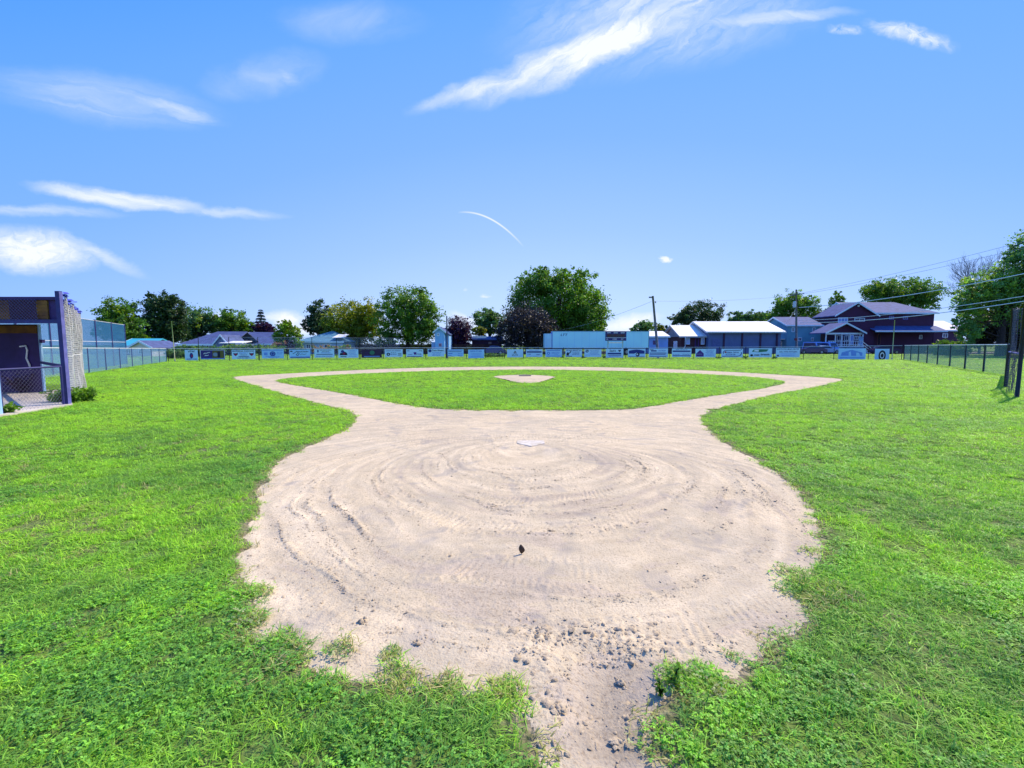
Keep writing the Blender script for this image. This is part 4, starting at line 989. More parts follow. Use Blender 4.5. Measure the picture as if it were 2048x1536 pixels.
MB().tube([(-15.55, 14.41, 1.5), (-15.36, 14.41, 1.53), (-15.32, 14.4, 1.38), (-15.38, 14.41, 1.13), (-15.30, 14.41, .93), (-15.28, 14.41, .78)], .025, 6).build('hanging_strap', INK['w'], t, smooth=True)
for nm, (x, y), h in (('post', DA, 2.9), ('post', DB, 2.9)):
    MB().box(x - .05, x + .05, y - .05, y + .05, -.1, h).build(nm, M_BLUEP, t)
    MB().box(x + .0505, x + .056, y - .045, y + .045, 0, h - .02).build('post_lit_face', M_TRIM if y < 11 else mat('lavender rail and lit face', (.13, .13, .40), .6, .3, 5), t)  # lighter strip paints the sunlit right side of each post
MB().bar((DA[0] - .06, DA[1] + .05, 1.0), (-14.95, 14.44, 1.0), .07, .07).build('middle_rail', M_BLUEP, t)
# lattice of chain link over the fascia
q = MB(); chain(q, (-14.0, YF - .09), (-12.0, YF - .09), .52, .52, .085, .0035, 2.18); q.build('chain_link', mat('dim violet wire', (.14, .13, .24), .6, .1, 10, 0), t)
o = MB().prism([tuple(p) for p in SLAB], 'z', -.05, .045).build('dugout_slab', mat('bleached concrete', (.60, .54, .47), .9, .2, 1.2, .3, 40))
tag(o, 'bleached concrete slab under the left dugout', None, kind='structure')
fence('dugout_fence', [(DB[0] - .02, DB[1] + .1), (DA[0] + .01, DA[1] - .12)], [.98, .98], 'waist high chain link panel along the front of the left dugout', pitch=.095, wr=.0019, pm=M_BLUEP, rm=M_BLUEP, post_r=.025, rail_r=.025, wm=mat('dim violet wire', (.14, .13, .24)))

def net(name, p0, p1, h0, h1, cell, r, m, label, folds, seed, mid=None, posts=(), pm=None, sag=.12, tie=None):
    """knotted cord net hung between two posts, in folds"""
    t = thing(name, (p0[0], p0[1], 0), label, 'net')
    Ln = math.hypot(p1[0] - p0[0], p1[1] - p0[1]); dx, dy = (p1[0] - p0[0]) / Ln, (p1[1] - p0[1]) / Ln
    nu = int(Ln / cell); nv = int(max(h0, h1) / cell)
    U_, V2 = np.meshgrid(np.linspace(0, 1, nu + 1), np.linspace(0, 1, nv + 1))
    H = h0 + (h1 - h0) * U_
    fold = (fbm(U_ * folds, V2 * 1.3, seed, 3) - .5) * .42 * np.sin(math.pi * np.clip(U_, 0, 1)) ** .6 + .05 * np.sin(U_ * folds * 7 + V2 * 4)
    top = sag * np.abs(np.sin(U_ * math.pi * 4)) * V2 ** 3
    Z = .03 + V2 * H - top - .06 * fbm(U_ * 9, V2, seed + 3, 2)
    s = U_ * Ln + (fbm(U_ * 6, V2 * 3, seed + 5, 2) - .5) * .3 * np.sin(math.pi * U_)
    X = p0[0] + dx * s - dy * fold; Y = p0[1] + dy * s + dx * fold
    P = np.stack([X, Y, Z], -1); V = []; Fc = []
    def strips(A, B):
        A = A.reshape(-1, 3); B = B.reshape(-1, 3); d = B - A; d /= np.linalg.norm(d, axis=1)[:, None] + 1e-9
        up = np.where(np.abs(d[:, 2:3]) > .8, np.array([[1., 0, 0]]), np.array([[0, 0, 1.]]))
        a = np.cross(d, up); a /= np.linalg.norm(a, axis=1)[:, None]; b = np.cross(a, d)
        k = [a * r, -a * r * .5 + b * r * .87, -a * r * .5 - b * r * .87]
        n = len(A); base = sum(len(v) for v in V)
        V.append(np.stack([A + k[0], A + k[1], A + k[2], B + k[0], B + k[1], B + k[2]], 1).reshape(-1, 3))
        i = base + np.arange(n)[:, None] * 6
        for q in ((0, 1, 4, 3), (1, 2, 5, 4), (2, 0, 3, 5)): Fc.append(i + np.array(q)[None])
    strips(P[:, :-1], P[:, 1:]); strips(P[:-1], P[1:])
    link('cord_mesh', fast_mesh('cord_mesh', np.vstack(V), np.vstack(Fc)), m, t)
    q = MB().tube([tuple(p) for p in P[-1]], r * 3, 5)
    q.build('top_cord', tie or m, t)
    if tie:
        q = MB(); rr = random.Random(seed)
        for i in range(0, nu, max(1, nu // 16)):
            c = P[-1][i]; b = [(c[0] + rr.uniform(-.05, .05), c[1] + rr.uniform(-.05, .05), c[2] + rr.uniform(-.02, .1)) for _ in range(5)]
            v, f = rocks(np.array(b), np.array([rr.uniform(.03, .075) for _ in b]), i + seed); q.raw(v.tolist(), f.tolist())
        q.build('knotted_tie', tie, t)
    for (x, y, h, rad) in posts: MB().tube([(x, y, -.1), (x, y, h)], rad, 10).build('post', pm, t, smooth=True)
    if mid:
        i = int(mid * nv); MB().tube([tuple(p) for p in P[i]], r * 1.8, 5).build('middle_cord', m, t)
    return t
net('safety_net', (DA[0] - .02, DA[1] + .12), (-16.9, 17.85), 2.78, 2.72, .062, .0068, mat('white nylon cord', (.66, .64, .65), .7, .15, 8, 0), 'white cord safety net hanging in folds beside the left dugout', 7, 3, .47,
    [(-17.0, 17.95, 2.85, .06)], M_GALV, .1, mat('blue rag', (.07, .08, .5), .8, .3, 9))
t = net('backstop_net', (14.95, 13.35), (18.2, 16.65), 2.7, 2.85, .085, .003, mat('black nylon cord', (.05, .065, .12), .7, .3, 8, 0), 'dark cord net hanging between black posts at the right edge', 4, 9, .42,
    [(14.98, 13.4, 2.75, .05), (18.25, 16.72, 2.9, .045)], M_POST, .08)
MB().tube([(15.0, 13.3, 2.5), (15.6, 12.9, 2.72), (17.5, 12.4, 2.95)], .05, 8).build('roof_pipe', M_GALV, t, smooth=True)
MB().tube([(14.99, 13.38, 1.28), (18.2, 16.68, 1.3)], .03, 8).build('middle_rail', mat('lavender rail and lit face', ()), t)
o = MB().prism([(15.3, 12.2), (19, 12.2), (19, 16), (16.2, 14.2)], 'z', -.05, .05).build('dugout_slab', mat('bleached concrete', ()))
tag(o, 'corner of a concrete slab at the right edge', None, kind='structure')

# ------------------------------------------------------------------ houses and halls beyond the fence
M_SID = {}
def siding(nm, c): return mat(nm, c, .75, .12, .8, .12, 25, stripes=('Z', .18, .72))
M_SHINGLE = mat('slate blue shingles', (.075, .10, .23), .85, .25, 1.5, .3, 20, stripes=('Z', .12, .75))
M_SHD = mat('violet grey shingles', (.068, .095, .24), .85, .25, 1.5, .3, 20, stripes=('Z', .12, .78))
M_METALW = mat('white metal roofing', (.84, .81, .78), .5, .08, .6, .05, 10, stripes=('X', .6, .93))
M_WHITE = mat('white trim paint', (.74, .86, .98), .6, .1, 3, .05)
M_GLASS = mat('dark window glass', (.03, .035, .10), .12, .3, .4, 0, spec=.6)
M_GLASSB = mat('sky blue window glass', (.20, .34, .75), .15, .3, .4, 0, spec=.6)
M_DARKW = mat('dark plum interior', (.035, .018, .045), .8)

def gable(name, label, x0, x1, y0, y1, eave, ridge, axis, wall, roof, over=.4, thick=.16, trim=None, hip=(0, 0), base=-.2, cat_='house'):
    """gabled block; axis is the ridge direction; hip shortens the ridge at either end"""
    t = thing(name, ((x0 + x1) / 2, (y0 + y1) / 2, 0), label, cat_)
    gable_parts(t, x0, x1, y0, y1, eave, ridge, axis, wall, roof, over, thick, trim, hip, base)
    return t

def gable_parts(t, x0, x1, y0, y1, eave, ridge, axis, wall, roof, over=.4, thick=.16, trim=None, hip=(0, 0), base=-.2, wn='wall', rn='roof'):
    w = MB()
    if axis == 'x':
        ym = (y0 + y1) / 2
        if hip == (0, 0): w.prism([(y0, base), (y1, base), (y1, eave), (ym, ridge - .05), (y0, eave)], 'x', x0, x1)
        else:
            w.prism([(y0, base), (y1, base), (y1, eave), (y0, eave)], 'x', x0, x1)
            if hip[0] == 0: w.prism([(y0 + .01, eave), (y1 - .01, eave), (ym, ridge - .05)], 'x', x0, x0 + .2)
    else:
        xm = (x0 + x1) / 2
        w.prism([(x0, base), (x1, base), (x1, eave), (xm, ridge - .05), (x0, eave)], 'y', y0, y1)
    w.build(wn, wall, t)
    r = MB(); dz = thick
    if axis == 'x':
        ym = (y0 + y1) / 2; sl_ = (ridge - eave) / (ym - y0); oz = over * sl_
        for sgn, yy in ((-1, y0), (1, y1)):
            e0 = (x0 - over * (hip[0] == 0) - (over if hip[0] else 0), yy + sgn * over, eave - oz); e1 = (x1 + over, yy + sgn * over, eave - oz)
            r0 = (x0 - (over if hip[0] == 0 else -hip[0]), ym, ridge); r1 = (x1 + (over if hip[1] == 0 else -hip[1]), ym, ridge)
            b = len(r.v); top = [e0, e1, r1, r0]
            r.v += [(p[0], p[1], p[2] + dz) for p in top] + top
            f = [(0, 1, 2, 3), (7, 6, 5, 4), (0, 4, 5, 1), (1, 5, 6, 2), (3, 2, 6, 7), (0, 3, 7, 4)]
            r.f += [tuple(i + b for i in (q if sgn < 0 else q[::-1])) for q in f]
        for k, xx, sg in ((0, x0, -1), (1, x1, 1)):
            if hip[k]:
                a = (xx + sg * over, y0 - over, eave - oz + dz); c = (xx + sg * over, y1 + over, eave - oz + dz); p = (xx - sg * hip[k], ym, ridge + dz)
                r.raw([a, c, p, (a[0], a[1], a[2] - dz), (c[0], c[1], c[2] - dz)], [(0, 1, 2) if sg < 0 else (0, 2, 1), (0, 3, 4, 1)])
    else:
        xm = (x0 + x1) / 2; sl_ = (ridge - eave) / (xm - x0); oz = over * sl_
        for sgn, xx in ((-1, x0), (1, x1)):
            top = [(xx + sgn * over, y0 - over, eave - oz), (xx + sgn * over, y1 + over, eave - oz), (xm, y1 + over, ridge), (xm, y0 - over, ridge)]
            b = len(r.v); r.v += [(p[0], p[1], p[2] + dz) for p in top] + top
            f = [(0, 3, 2, 1), (4, 5, 6, 7), (0, 1, 5, 4), (1, 2, 6, 5), (3, 7, 6, 2), (0, 4, 7, 3)]
            r.f += [tuple(i + b for i in (q if sgn < 0 else q[::-1])) for q in f]
    r.build(rn, roof, t)
    if trim:
        q = MB(); h = .24
        if axis == 'y':
            xm = (x0 + x1) / 2; oz = over * (ridge - eave) / (xm - x0); yf = y0 - over - .03
            for xa, za, xb_, zb_ in ((x0 - over, eave - oz, xm, ridge), (xm, ridge, x1 + over, eave - oz)):
                q.raw([(xa, yf, za - .1), (xb_, yf, zb_ - .1), (xb_, yf, zb_ + dz + .02), (xa, yf, za + dz + .02), (xa, yf + .028, za - .1), (xb_, yf + .028, zb_ - .1), (xb_, yf + .028, zb_ + dz + .02), (xa, yf + .028, za + dz + .02)],
                      [(0, 1, 2, 3), (7, 6, 5, 4), (0, 4, 5, 1), (1, 5, 6, 2), (2, 6, 7, 3), (3, 7, 4, 0)])
        else:
            ym = (y0 + y1) / 2; oz = over * (ridge - eave) / (ym - y0)
            q.box(x0 - over, x1 + over, y0 - over - .05, y0 - over - .003, eave - oz - .08, eave - oz + dz + .02)
            if hip[0] == 0:
                xf = x0 - over - .03
                for ya, za, yb, zb_ in ((y0 - over, eave - oz, ym, ridge), (ym, ridge, y1 + over, eave - oz)):
                    q.raw([(xf, ya, za - .1), (xf, yb, zb_ - .1), (xf, yb, zb_ + dz + .02), (xf, ya, za + dz + .02), (xf + .028, ya, za - .1), (xf + .028, yb, zb_ - .1), (xf + .028, yb, zb_ + dz + .02), (xf + .028, ya, za + dz + .02)],
                          [(3, 2, 1, 0), (4, 5, 6, 7), (1, 5, 4, 0), (2, 6, 5, 1), (3, 7, 6, 2), (0, 4, 7, 3)])
        q.build('fascia', trim, t)

def window(t, x0, x1, z0, z1, y, fm=M_WHITE, gm=M_GLASS, side=None, bars=1):
    """window on the front (y) or on a side wall (side = x, then x0..x1 run along y)"""
    fw = .09; f = MB(); g = MB()
    def bx(m, a, b, c, d, o0, o1):
        if side is None: m.box(a, b, y - o1, y - o0, c, d)
        else: m.box(side - o1, side - o0, a, b, c, d)
    bx(f, x0, x1, z0, z0 + fw, .0, .07); bx(f, x0, x1, z1 - fw, z1, .0, .07); bx(f, x0, x0 + fw, z0 + fw, z1 - fw, .0, .07); bx(f, x1 - fw, x1, z0 + fw, z1 - fw, .0, .07)
    for i in range(bars):
        xm = x0 + (x1 - x0) * (i + 1) / (bars + 1); bx(f, xm - .03, xm + .03, z0 + fw, z1 - fw, .0, .06)
    bx(g, x0 + fw, x1 - fw, z0 + fw, z1 - fw, .005, .03)
    fo = f.build('window', fm, t); g.build('pane', gm, fo)

def px_win(t, a, b, c, d, y, **k):
    (x0, z1), (x1, z0) = W(a, c, y), W(b, d, y); window(t, x0, x1, z0, z1, y, **k)

def X(px, d): return W(px, 690, d)[0]
def Z(py, d): return W(1024, py, d)[1]

# far left
t = gable('shed', 'small white gabled shed behind the left sideline fence', X(259, 62), X(303, 62), 62, 67, Z(695, 62), Z(683, 62), 'y', mat('cream boards', (.80, .74, .70), .7, .15, 1, .1, stripes=('X', .25, .85)), M_SHINGLE, .3, trim=M_WHITE, cat_='shed')
window(t, X(276, 62), X(284, 62), .35, .95, 62)
t = gable('low_house', 'low building with a bright teal metal roof behind the small white shed', X(236, 68), X(292, 68), 68, 74, Z(692, 68), Z(679, 71), 'x', siding('dim blue boards', (.10, .14, .26)), mat('teal metal roofing', (.05, .38, .50), .6, .1, .6, .05, stripes=('X', .5, .85)), .3, trim=M_WHITE)
window(t, X(250, 68), X(262, 68), .3, 1.1, 68)
t = gable('bungalow', 'bungalow with a slate blue roof and a white front gable at far left', X(364, 72), X(462, 72), 72, 80, Z(688, 72), Z(665, 76), 'x', siding('dusky blue boards', (.12, .15, .30)), M_SHINGLE, .35, trim=M_WHITE, hip=(3.2, 0))
gable_parts(t, X(441, 71), X(468, 71), 69.6, 74, Z(687, 70), Z(671, 70), 'y', siding('dusky blue boards', ()), M_SHINGLE, .25, .14, M_WHITE, wn='porch_wall', rn='porch_roof')
MB().prism([(68.6, Z(687, 68.6)), (71.2, Z(683, 68.6)), (71.2, Z(683, 68.6) + .1), (68.6, Z(687, 68.6) + .1)], 'x', X(441, 69), X(488, 69)).build('awning', M_METALW, t)
px_win(t, 380, 396, 689, 697, 72, bars=1); px_win(t, 412, 424, 689, 697, 72)
t = gable('bungalow', 'bungalow with a plain slate blue ridge roof beside the vine covered small tree', X(478, 79), X(541, 79), 79, 87, Z(687, 79), Z(666, 83), 'x', siding('brown boards', (.10, .05, .04)), M_SHINGLE, .4, trim=M_WHITE)
px_win(t, 490, 502, 690, 700, 79); px_win(t, 520, 532, 690, 700, 79)
t = gable('cottage', 'teal roofed cottage with pale blue walls partly hidden by vines', X(597, 75), X(686, 75), 75, 83, Z(683, 75), Z(664, 79), 'x', siding('powder blue boards', (.30, .46, .74)), mat('teal shingles', (.10, .24, .32), .8, .2, 1.5, .2), .3, trim=M_WHITE, hip=(4.0, 3.0))
MB().prism([(74.3, Z(676, 74.5)), (77, Z(669, 74.5)), (77, Z(669, 74.5) + .08), (74.3, Z(676, 74.5) + .08)], 'x', X(668, 75), X(690, 75)).build('sunlit_roof_patch', M_METALW, t)  # white sheet stands for a sunlit patch of the cottage roof
px_win(t, 612, 622, 688, 698, 75); px_win(t, 648, 662, 688, 698, 75)
t = gable('narrow_house', 'narrow two storey pale blue house with a gable, left of the purple tree', X(870, 76), X(889, 76), 76, 86, Z(663, 76), Z(655.5, 76), 'y', siding('pale blue siding', (.26, .52, .86)), M_SHD, .3, trim=M_WHITE)
px_win(t, 877.5, 883.5, 686.5, 693, 76, fm=mat('pink trim', (.6, .35, .5)), gm=M_GLASS); px_win(t, 874, 879, 666, 672, 76)
MB().box(X(889.3, 77), X(898, 77), 77, 84, -.2, Z(667, 77)).build('side_wing', siding('pale blue siding', ()), t)
MB().prism([(X(888.8, 76.8), Z(664, 77)), (X(899.4, 76.8), Z(668, 77)), (X(899.4, 76.8), Z(668, 77) - .15), (X(888.8, 76.8), Z(664, 77) - .15)], 'y', 76.6, 84.3).build('wing_roof', M_SHD, t)
MB().box(X(863, 76.5), X(869.6, 76.5), 76.5, 83, -.2, Z(684, 76.5)).build('lean_to', siding('powder blue boards', ()), t)
t = gable('dark_shed', 'dark plum shed with a flat white roof edge, between the two purple trees', X(944, 84), X(1002, 84), 84, 90, Z(680, 84), Z(674, 84), 'x', siding('plum boards', (.05, .022, .06)), M_SHD, .3, cat_='shed')
MB().box(X(946, 83), X(973, 83), 83.1, 83.35, Z(676.3, 83.1), Z(672, 83.1)).build('roof_edge', M_METALW, t)
px_win(t, 976, 984, 683, 691, 84, gm=M_GLASS, fm=siding('plum boards', ()))

# trailer
def trailer():
    D = 70.0; x0, x1 = X(1089, D), X(1297, D); z1 = Z(663.5, D); z0 = Z(696.3, D)
    t = thing('semi_trailer', ((x0 + x1) / 2, D, 0), 'long pale blue box semi trailer parked behind the scoreboard', 'trailer')
    m = mat('shade blue trailer skin', (.44, .80, 1.0), .45, .06, .5, .05, 8); xs_ = X(1104.5, D)  # blue of the white skin in shade is put into its colour
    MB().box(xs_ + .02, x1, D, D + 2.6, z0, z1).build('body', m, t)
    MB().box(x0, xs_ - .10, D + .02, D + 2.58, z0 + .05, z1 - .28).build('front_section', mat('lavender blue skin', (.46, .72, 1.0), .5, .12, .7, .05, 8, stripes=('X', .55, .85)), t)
    MB().box(xs_ - .098, xs_ + .018, D - .03, D + 2.6, z0, z1 - .1).build('corner_post', mat('blue frame paint', (.08, .12, .5), .5), t)
    MB().box(xs_ + .02, x1 + .03, D - .04, D + 2.64, z1 + .002, z1 + .09).build('top_rail', mat('steel blue rail', (.22, .42, .68), .4, .1), t)
    MB().box(x0, x1 + .03, D - .04, D + 2.64, z0 - .16, z0 - .002).build('bottom_rail', mat('dark chassis', (.03, .03, .06), .6), t)
    MB().box(x1 + .002, x1 + .06, D - .03, D + 2.6, z0, z1).build('rear_frame', mat('dark chassis', ()), t)
    V, Fc = art('text', ('LTT', 0, 0, 1.0, .36)); q = MB().raw([(X(1121, D) + a + b * .22, D - .006, Z(672, D) + b) for a, b in V], Fc); q.build('lettering', INK['n'], t)
    q = MB(); rr = random.Random(4)
    for i in range(1, 13):
        xx = xs_ + (x1 - xs_) * i / 13; q.box(xx - .012, xx + .012, D - .006, D - .001, z0 + .02, z1 - .02)
    q.build('rivet_seam', mat('seam blue', (.25, .55, .93), .5, .05), t)
    for xx in (x1 - 2.0, x1 - 3.3):
        for yy in (D + .12, D + 2.1):
            w = MB().tube([(xx, yy, .5), (xx, yy + .42, .5)], .5, 20).build('wheel', mat('tyre rubber', (.02, .02, .025), .9), t)
            MB().tube([(xx, yy - .012, .5), (xx, yy - .001, .5)], .26, 14).build('rim', M_GALV, w)
    MB().box(x1 - 4.1, x1 - 1.1, D + .7, D + 1.9, .45, z0 - .17).build('axle_frame', mat('dark chassis', ()), t)
    for yy in (D + .35, D + 2.1): MB().box(x0 + 2.9, x0 + 3.05, yy, yy + .15, 0, z0 - .161).build('landing_leg', M_GALV, t)
    q = MB()
    for px in (1091, 1101, 1105.5, 1290): q.box(X(px, D), X(px, D) + .16, D - .05, D - .041, z0 - .12, z0 - .04)
    q.build('marker', INK['p'], t)
trailer()

t = gable('low_house', 'low house with a white metal roof just right of the trailer', X(1298, 84), X(1336, 84), 84, 92, Z(673.5, 84), Z(664, 88), 'x', siding('light blue siding', (.26, .42, .82)), M_METALW, .3, trim=M_WHITE)
px_win(t, 1306, 1312, 681, 689, 84, fm=INK['p'])
t = gable('brick_hall', 'dark brick hall with a grey side gable and white metal roof', X(1362.5, 86), X(1412, 86), 86, 96, Z(672, 86), Z(652, 91), 'x', mat('dark red brick', (.075, .025, .035), .85, .3, 1.2, .2, 20, stripes=('Z', .12, .7)), M_METALW, .55, trim=mat('grey soffit', (.33, .36, .42), .6), cat_='hall')
MB().prism([(86.4, Z(673, 86)), (95.6, Z(673, 86)), (91, Z(654.5, 91))], 'x', X(1362.5, 86) - .06, X(1362.5, 86) - .005).build('gable_panel', siding('grey gable boards', (.24, .25, .33)), t)
for a, b in ((1372.5, 1379.5), (1402, 1408.5)): px_win(t, a, b, 675.5, 689, 86, gm=M_GLASSB, fm=M_WHITE)
px_win(t, 1390, 1397, 676, 693, 86, gm=M_DARKW, fm=INK['p'], bars=0)
window(t, 88.0, 90.0, .9, 2.3, 0, side=X(1362.5, 86), gm=M_GLASSB)
MB().tube([(X(1370.5, 85.3), 85.35, Z(673, 86) - .1), (X(1370.5, 85.3), 85.35, 1.3), (X(1366, 85.3), 85.35, .6), (X(1366, 85.3), 85.35, 0)], .06, 6).build('downpipe', M_WHITE, t)
t = gable('metal_hall', 'long grey blue metal hall with a bright white roof', X(1416, 85), X(1561, 85), 85, 97, Z(663, 85), Z(644.5, 91), 'x', mat('grey blue sheet wall', (.12, .17, .34), .6, .12, .8, .1, stripes=('X', .3, .86)), M_METALW, .6, trim=mat('pale roof edge', (.75, .75, .75), .5), cat_='hall')
for px in (1446.5, 1483, 1519.5, 1552.5):
    MB().box(X(px, 84.8), X(px, 84.8) + .28, 84.82, 84.995, 0, Z(664, 85)).build('wall_post', mat('plum steel post', (.06, .025, .07), .6), t)
MB().box(X(1424, 84.9), X(1440, 84.9), 84.9, 84.99, 0, 2.6).build('door', mat('grey blue door', (.10, .13, .32), .5), t)
gable_t = gable('green_house', 'two storey pale green house with a violet roof behind the utility pole', X(1573, 90), X(1640, 90), 90, 99, Z(650.5, 90), Z(635.5, 94.5), 'x', siding('sea green siding', (.13, .33, .45)), M_SHD, .35, trim=M_WHITE)
t = gable_t
for a, b, c, d in ((1583.5, 1588.5, 655, 664), (1625, 1630, 655, 664), (1596, 1603, 675, 682), (1622, 1627, 675, 682)): px_win(t, a, b, c, d, 90)
for y0_, y1_, z0_, z1_ in ((91.5, 93.5, 1.1, 2.3), (95, 96.6, 1.1, 2.3), (93.5, 95.2, 4.0, 5.1)): window(t, y0_, y1_, z0_, z1_, 0, side=X(1573, 90))
MB().prism([(90.6, 2.65), (98.4, 2.65), (98.4, 2.75), (90.6, 2.75)], 'x', X(1573, 90) - 1.3, X(1573, 90) - .01).build('side_awning', M_METALW, t)

# big dark red house with porch
M_MAR = siding('dark maroon siding', (.075, .022, .065))
D = 90.0
t = gable('red_house', 'big dark maroon two storey house with violet roof and white porch rail', X(1709, D), X(1864, D), D, D + 10, Z(625, D), Z(606, D + 5), 'x', M_MAR, M_SHD, .5, trim=M_WHITE, hip=(0, 4.0))
gable_parts(t, X(1668, D - 1.2), X(1747, D - 1.2), D - 1.2, D + 4.5, Z(630, D - 1.2), Z(606, D - 1.2), 'y', M_MAR, M_SHD, .5, .18, M_WHITE, wn='front_wing', rn='wing_roof')
y_ = D - 1.2
px_win(t, 1676, 1695, 635, 646, y_, gm=M_GLASSB, bars=2); px_win(t, 1709, 1729, 636, 643, y_, bars=1)
MB().tube([(X(1712, y_), y_ - .06, Z(611.5, y_)), (X(1712, y_), y_ - .002, Z(611.5, y_))], .22, 12).build('gable_vent', M_WHITE, t)
for a, b in ((1778, 1787), (1806, 1815)): px_win(t, a, b, 632, 639, D, fm=mat('blue violet trim', (.22, .22, .62), .6))
px_win(t, 1838, 1844, 670, 678, D); px_win(t, 1755, 1760, 668, 690, D, gm=M_DARKW, fm=mat('brown trim', (.2, .09, .1)), bars=0)
# lower pent roof and porch
MB().prism([(D - 2.6, Z(663, D - 2.6)), (D - .01, Z(652, D - 2.6)), (D - .01, Z(652, D - 2.6) + .14), (D - 2.6, Z(663, D - 2.6) + .14)], 'x', X(1728, D), X(1868, D)).build('pent_roof', M_SHD, t)
MB().box(X(1728, D), X(1868, D), D - 2.66, D - 2.605, Z(663, D - 2.6) - .1, Z(663, D - 2.6) + .15).build('pent_fascia', M_WHITE, t)
yp = 84.0
gable_parts(t, X(1652, yp), X(1720, yp), yp, D - 2.7, Z(664, yp), Z(647, yp), 'y', M_MAR, M_SHD, .65, .18, M_WHITE, base=Z(664, yp) - .25, wn='porch_gable', rn='porch_roof')
MB().box(X(1650, yp), X(1722, yp), yp - .1, yp - .003, Z(669, yp), Z(665.5, yp)).build('porch_beam', M_WHITE, t)
MB().box(X(1652, yp), X(1728, yp), yp, D - 1.3, Z(694.5, yp), Z(692, yp)).build('porch_deck', M_WHITE, t)
MB().box(X(1668, yp) , X(1728, yp), yp + .05, yp + .15, 0, Z(694.5, yp) - .003).build('deck_skirt', mat('blue lattice', (.14, .26, .55), .7, .2, 3, .1, stripes=('X', .2, .7)), t)
for px in (1653, 1672, 1684.5, 1701, 1721, 1727): MB().box(X(px, yp) - .07, X(px, yp) + .07, yp + .2, yp + .34, Z(692, yp) + .003, Z(669.2, yp) + .2).build('porch_post', M_WHITE, t)
q = MB()
for z in (682.3, 689.3): q.box(X(1656, yp), X(1727, yp), yp + .02, yp + .1, Z(z, yp) - .05, Z(z, yp) + .05)
for i in range(16):
    xx = X(1656, yp) + (X(1727, yp) - X(1656, yp)) * (i + .5) / 16; q.box(xx - .03, xx + .03, yp + .03, yp + .09, Z(692, yp) + .003, Z(682.3, yp) - .052)
q.build('porch_railing', M_WHITE, t)
for a, b, c, d in ((1674, 1685, 671, 681), (1689, 1697, 671, 681), (1709, 1716, 672, 680)): px_win(t, a, b, c, d, D - 1.2 - .002, bars=1)
px_win(t, 1700.5, 1706, 670, 690, D - 1.21, gm=M_GLASSB, bars=0)
MB().box(X(1718, yp), X(1727, yp), yp + .12, yp + .18, Z(692, yp), Z(673, yp)).build('privacy_screen', mat('pale blue board', (.3, .5, .78), .6), t)
q = MB(); xa = X(1728, yp)
for i in range(5): q.box(xa + .02 + i * .3, xa + .3 + i * .3, yp + .5, yp + 1.6, 0, max(.12, Z(692, yp) - .2 * (i + 1)))
q.build('steps', M_WHITE, t)
q = MB(); q.bar((xa + .1, yp + .42, 2.1), (xa + 1.75, yp + .42, .95), .06, .09); q.bar((xa + .1, yp + .42, 1.6), (xa + 1.75, yp + .42, .45), .05, .07); q.bar((xa + 1.75, yp + .42, 0), (xa + 1.75, yp + .42, 1.0), .09, .09); q.build('stair_rail', M_WHITE, t)
t = gable('low_house', 'low dark house with a pale lavender roof right of the red house', X(1866, 96), X(1925, 96), 96, 106, Z(660.5, 96), Z(643, 101), 'x', siding('plum boards', ()), mat('lavender metal roofing', (.22, .25, .50), .6, .1, .6, .05, stripes=('X', .5, .92)), .3, trim=M_WHITE)
px_win(t, 1885, 1895, 667, 675, 96)
o = MB(); ax_, bx_ = X(497, 81), X(1004, 81); nb = int((bx_ - ax_) / .16); rr = random.Random(8)
t = thing('board_fence', ((ax_ + bx_) / 2, 81, 0), 'long dark brown board fence under the trees behind the left banners', 'fence')  # dark boards stand in for the shade under the trees
for i in range(nb):
    x = ax_ + (bx_ - ax_) * i / nb; o.box(x, x + (bx_ - ax_) / nb - .015, 81 + rr.uniform(-.008, .008), 81.03, 0, 1.72 + rr.uniform(-.05, .05))
o.build('boards', mat('shade dark boards', (.055, .022, .022), .85, .4, 1.5, .2), t)
q = MB(); q.box(ax_, bx_, 81.035, 81.1, .4, .5); q.box(ax_, bx_, 81.035, 81.1, 1.3, 1.4); q.build('rail', mat('shade dark boards', ()), t)

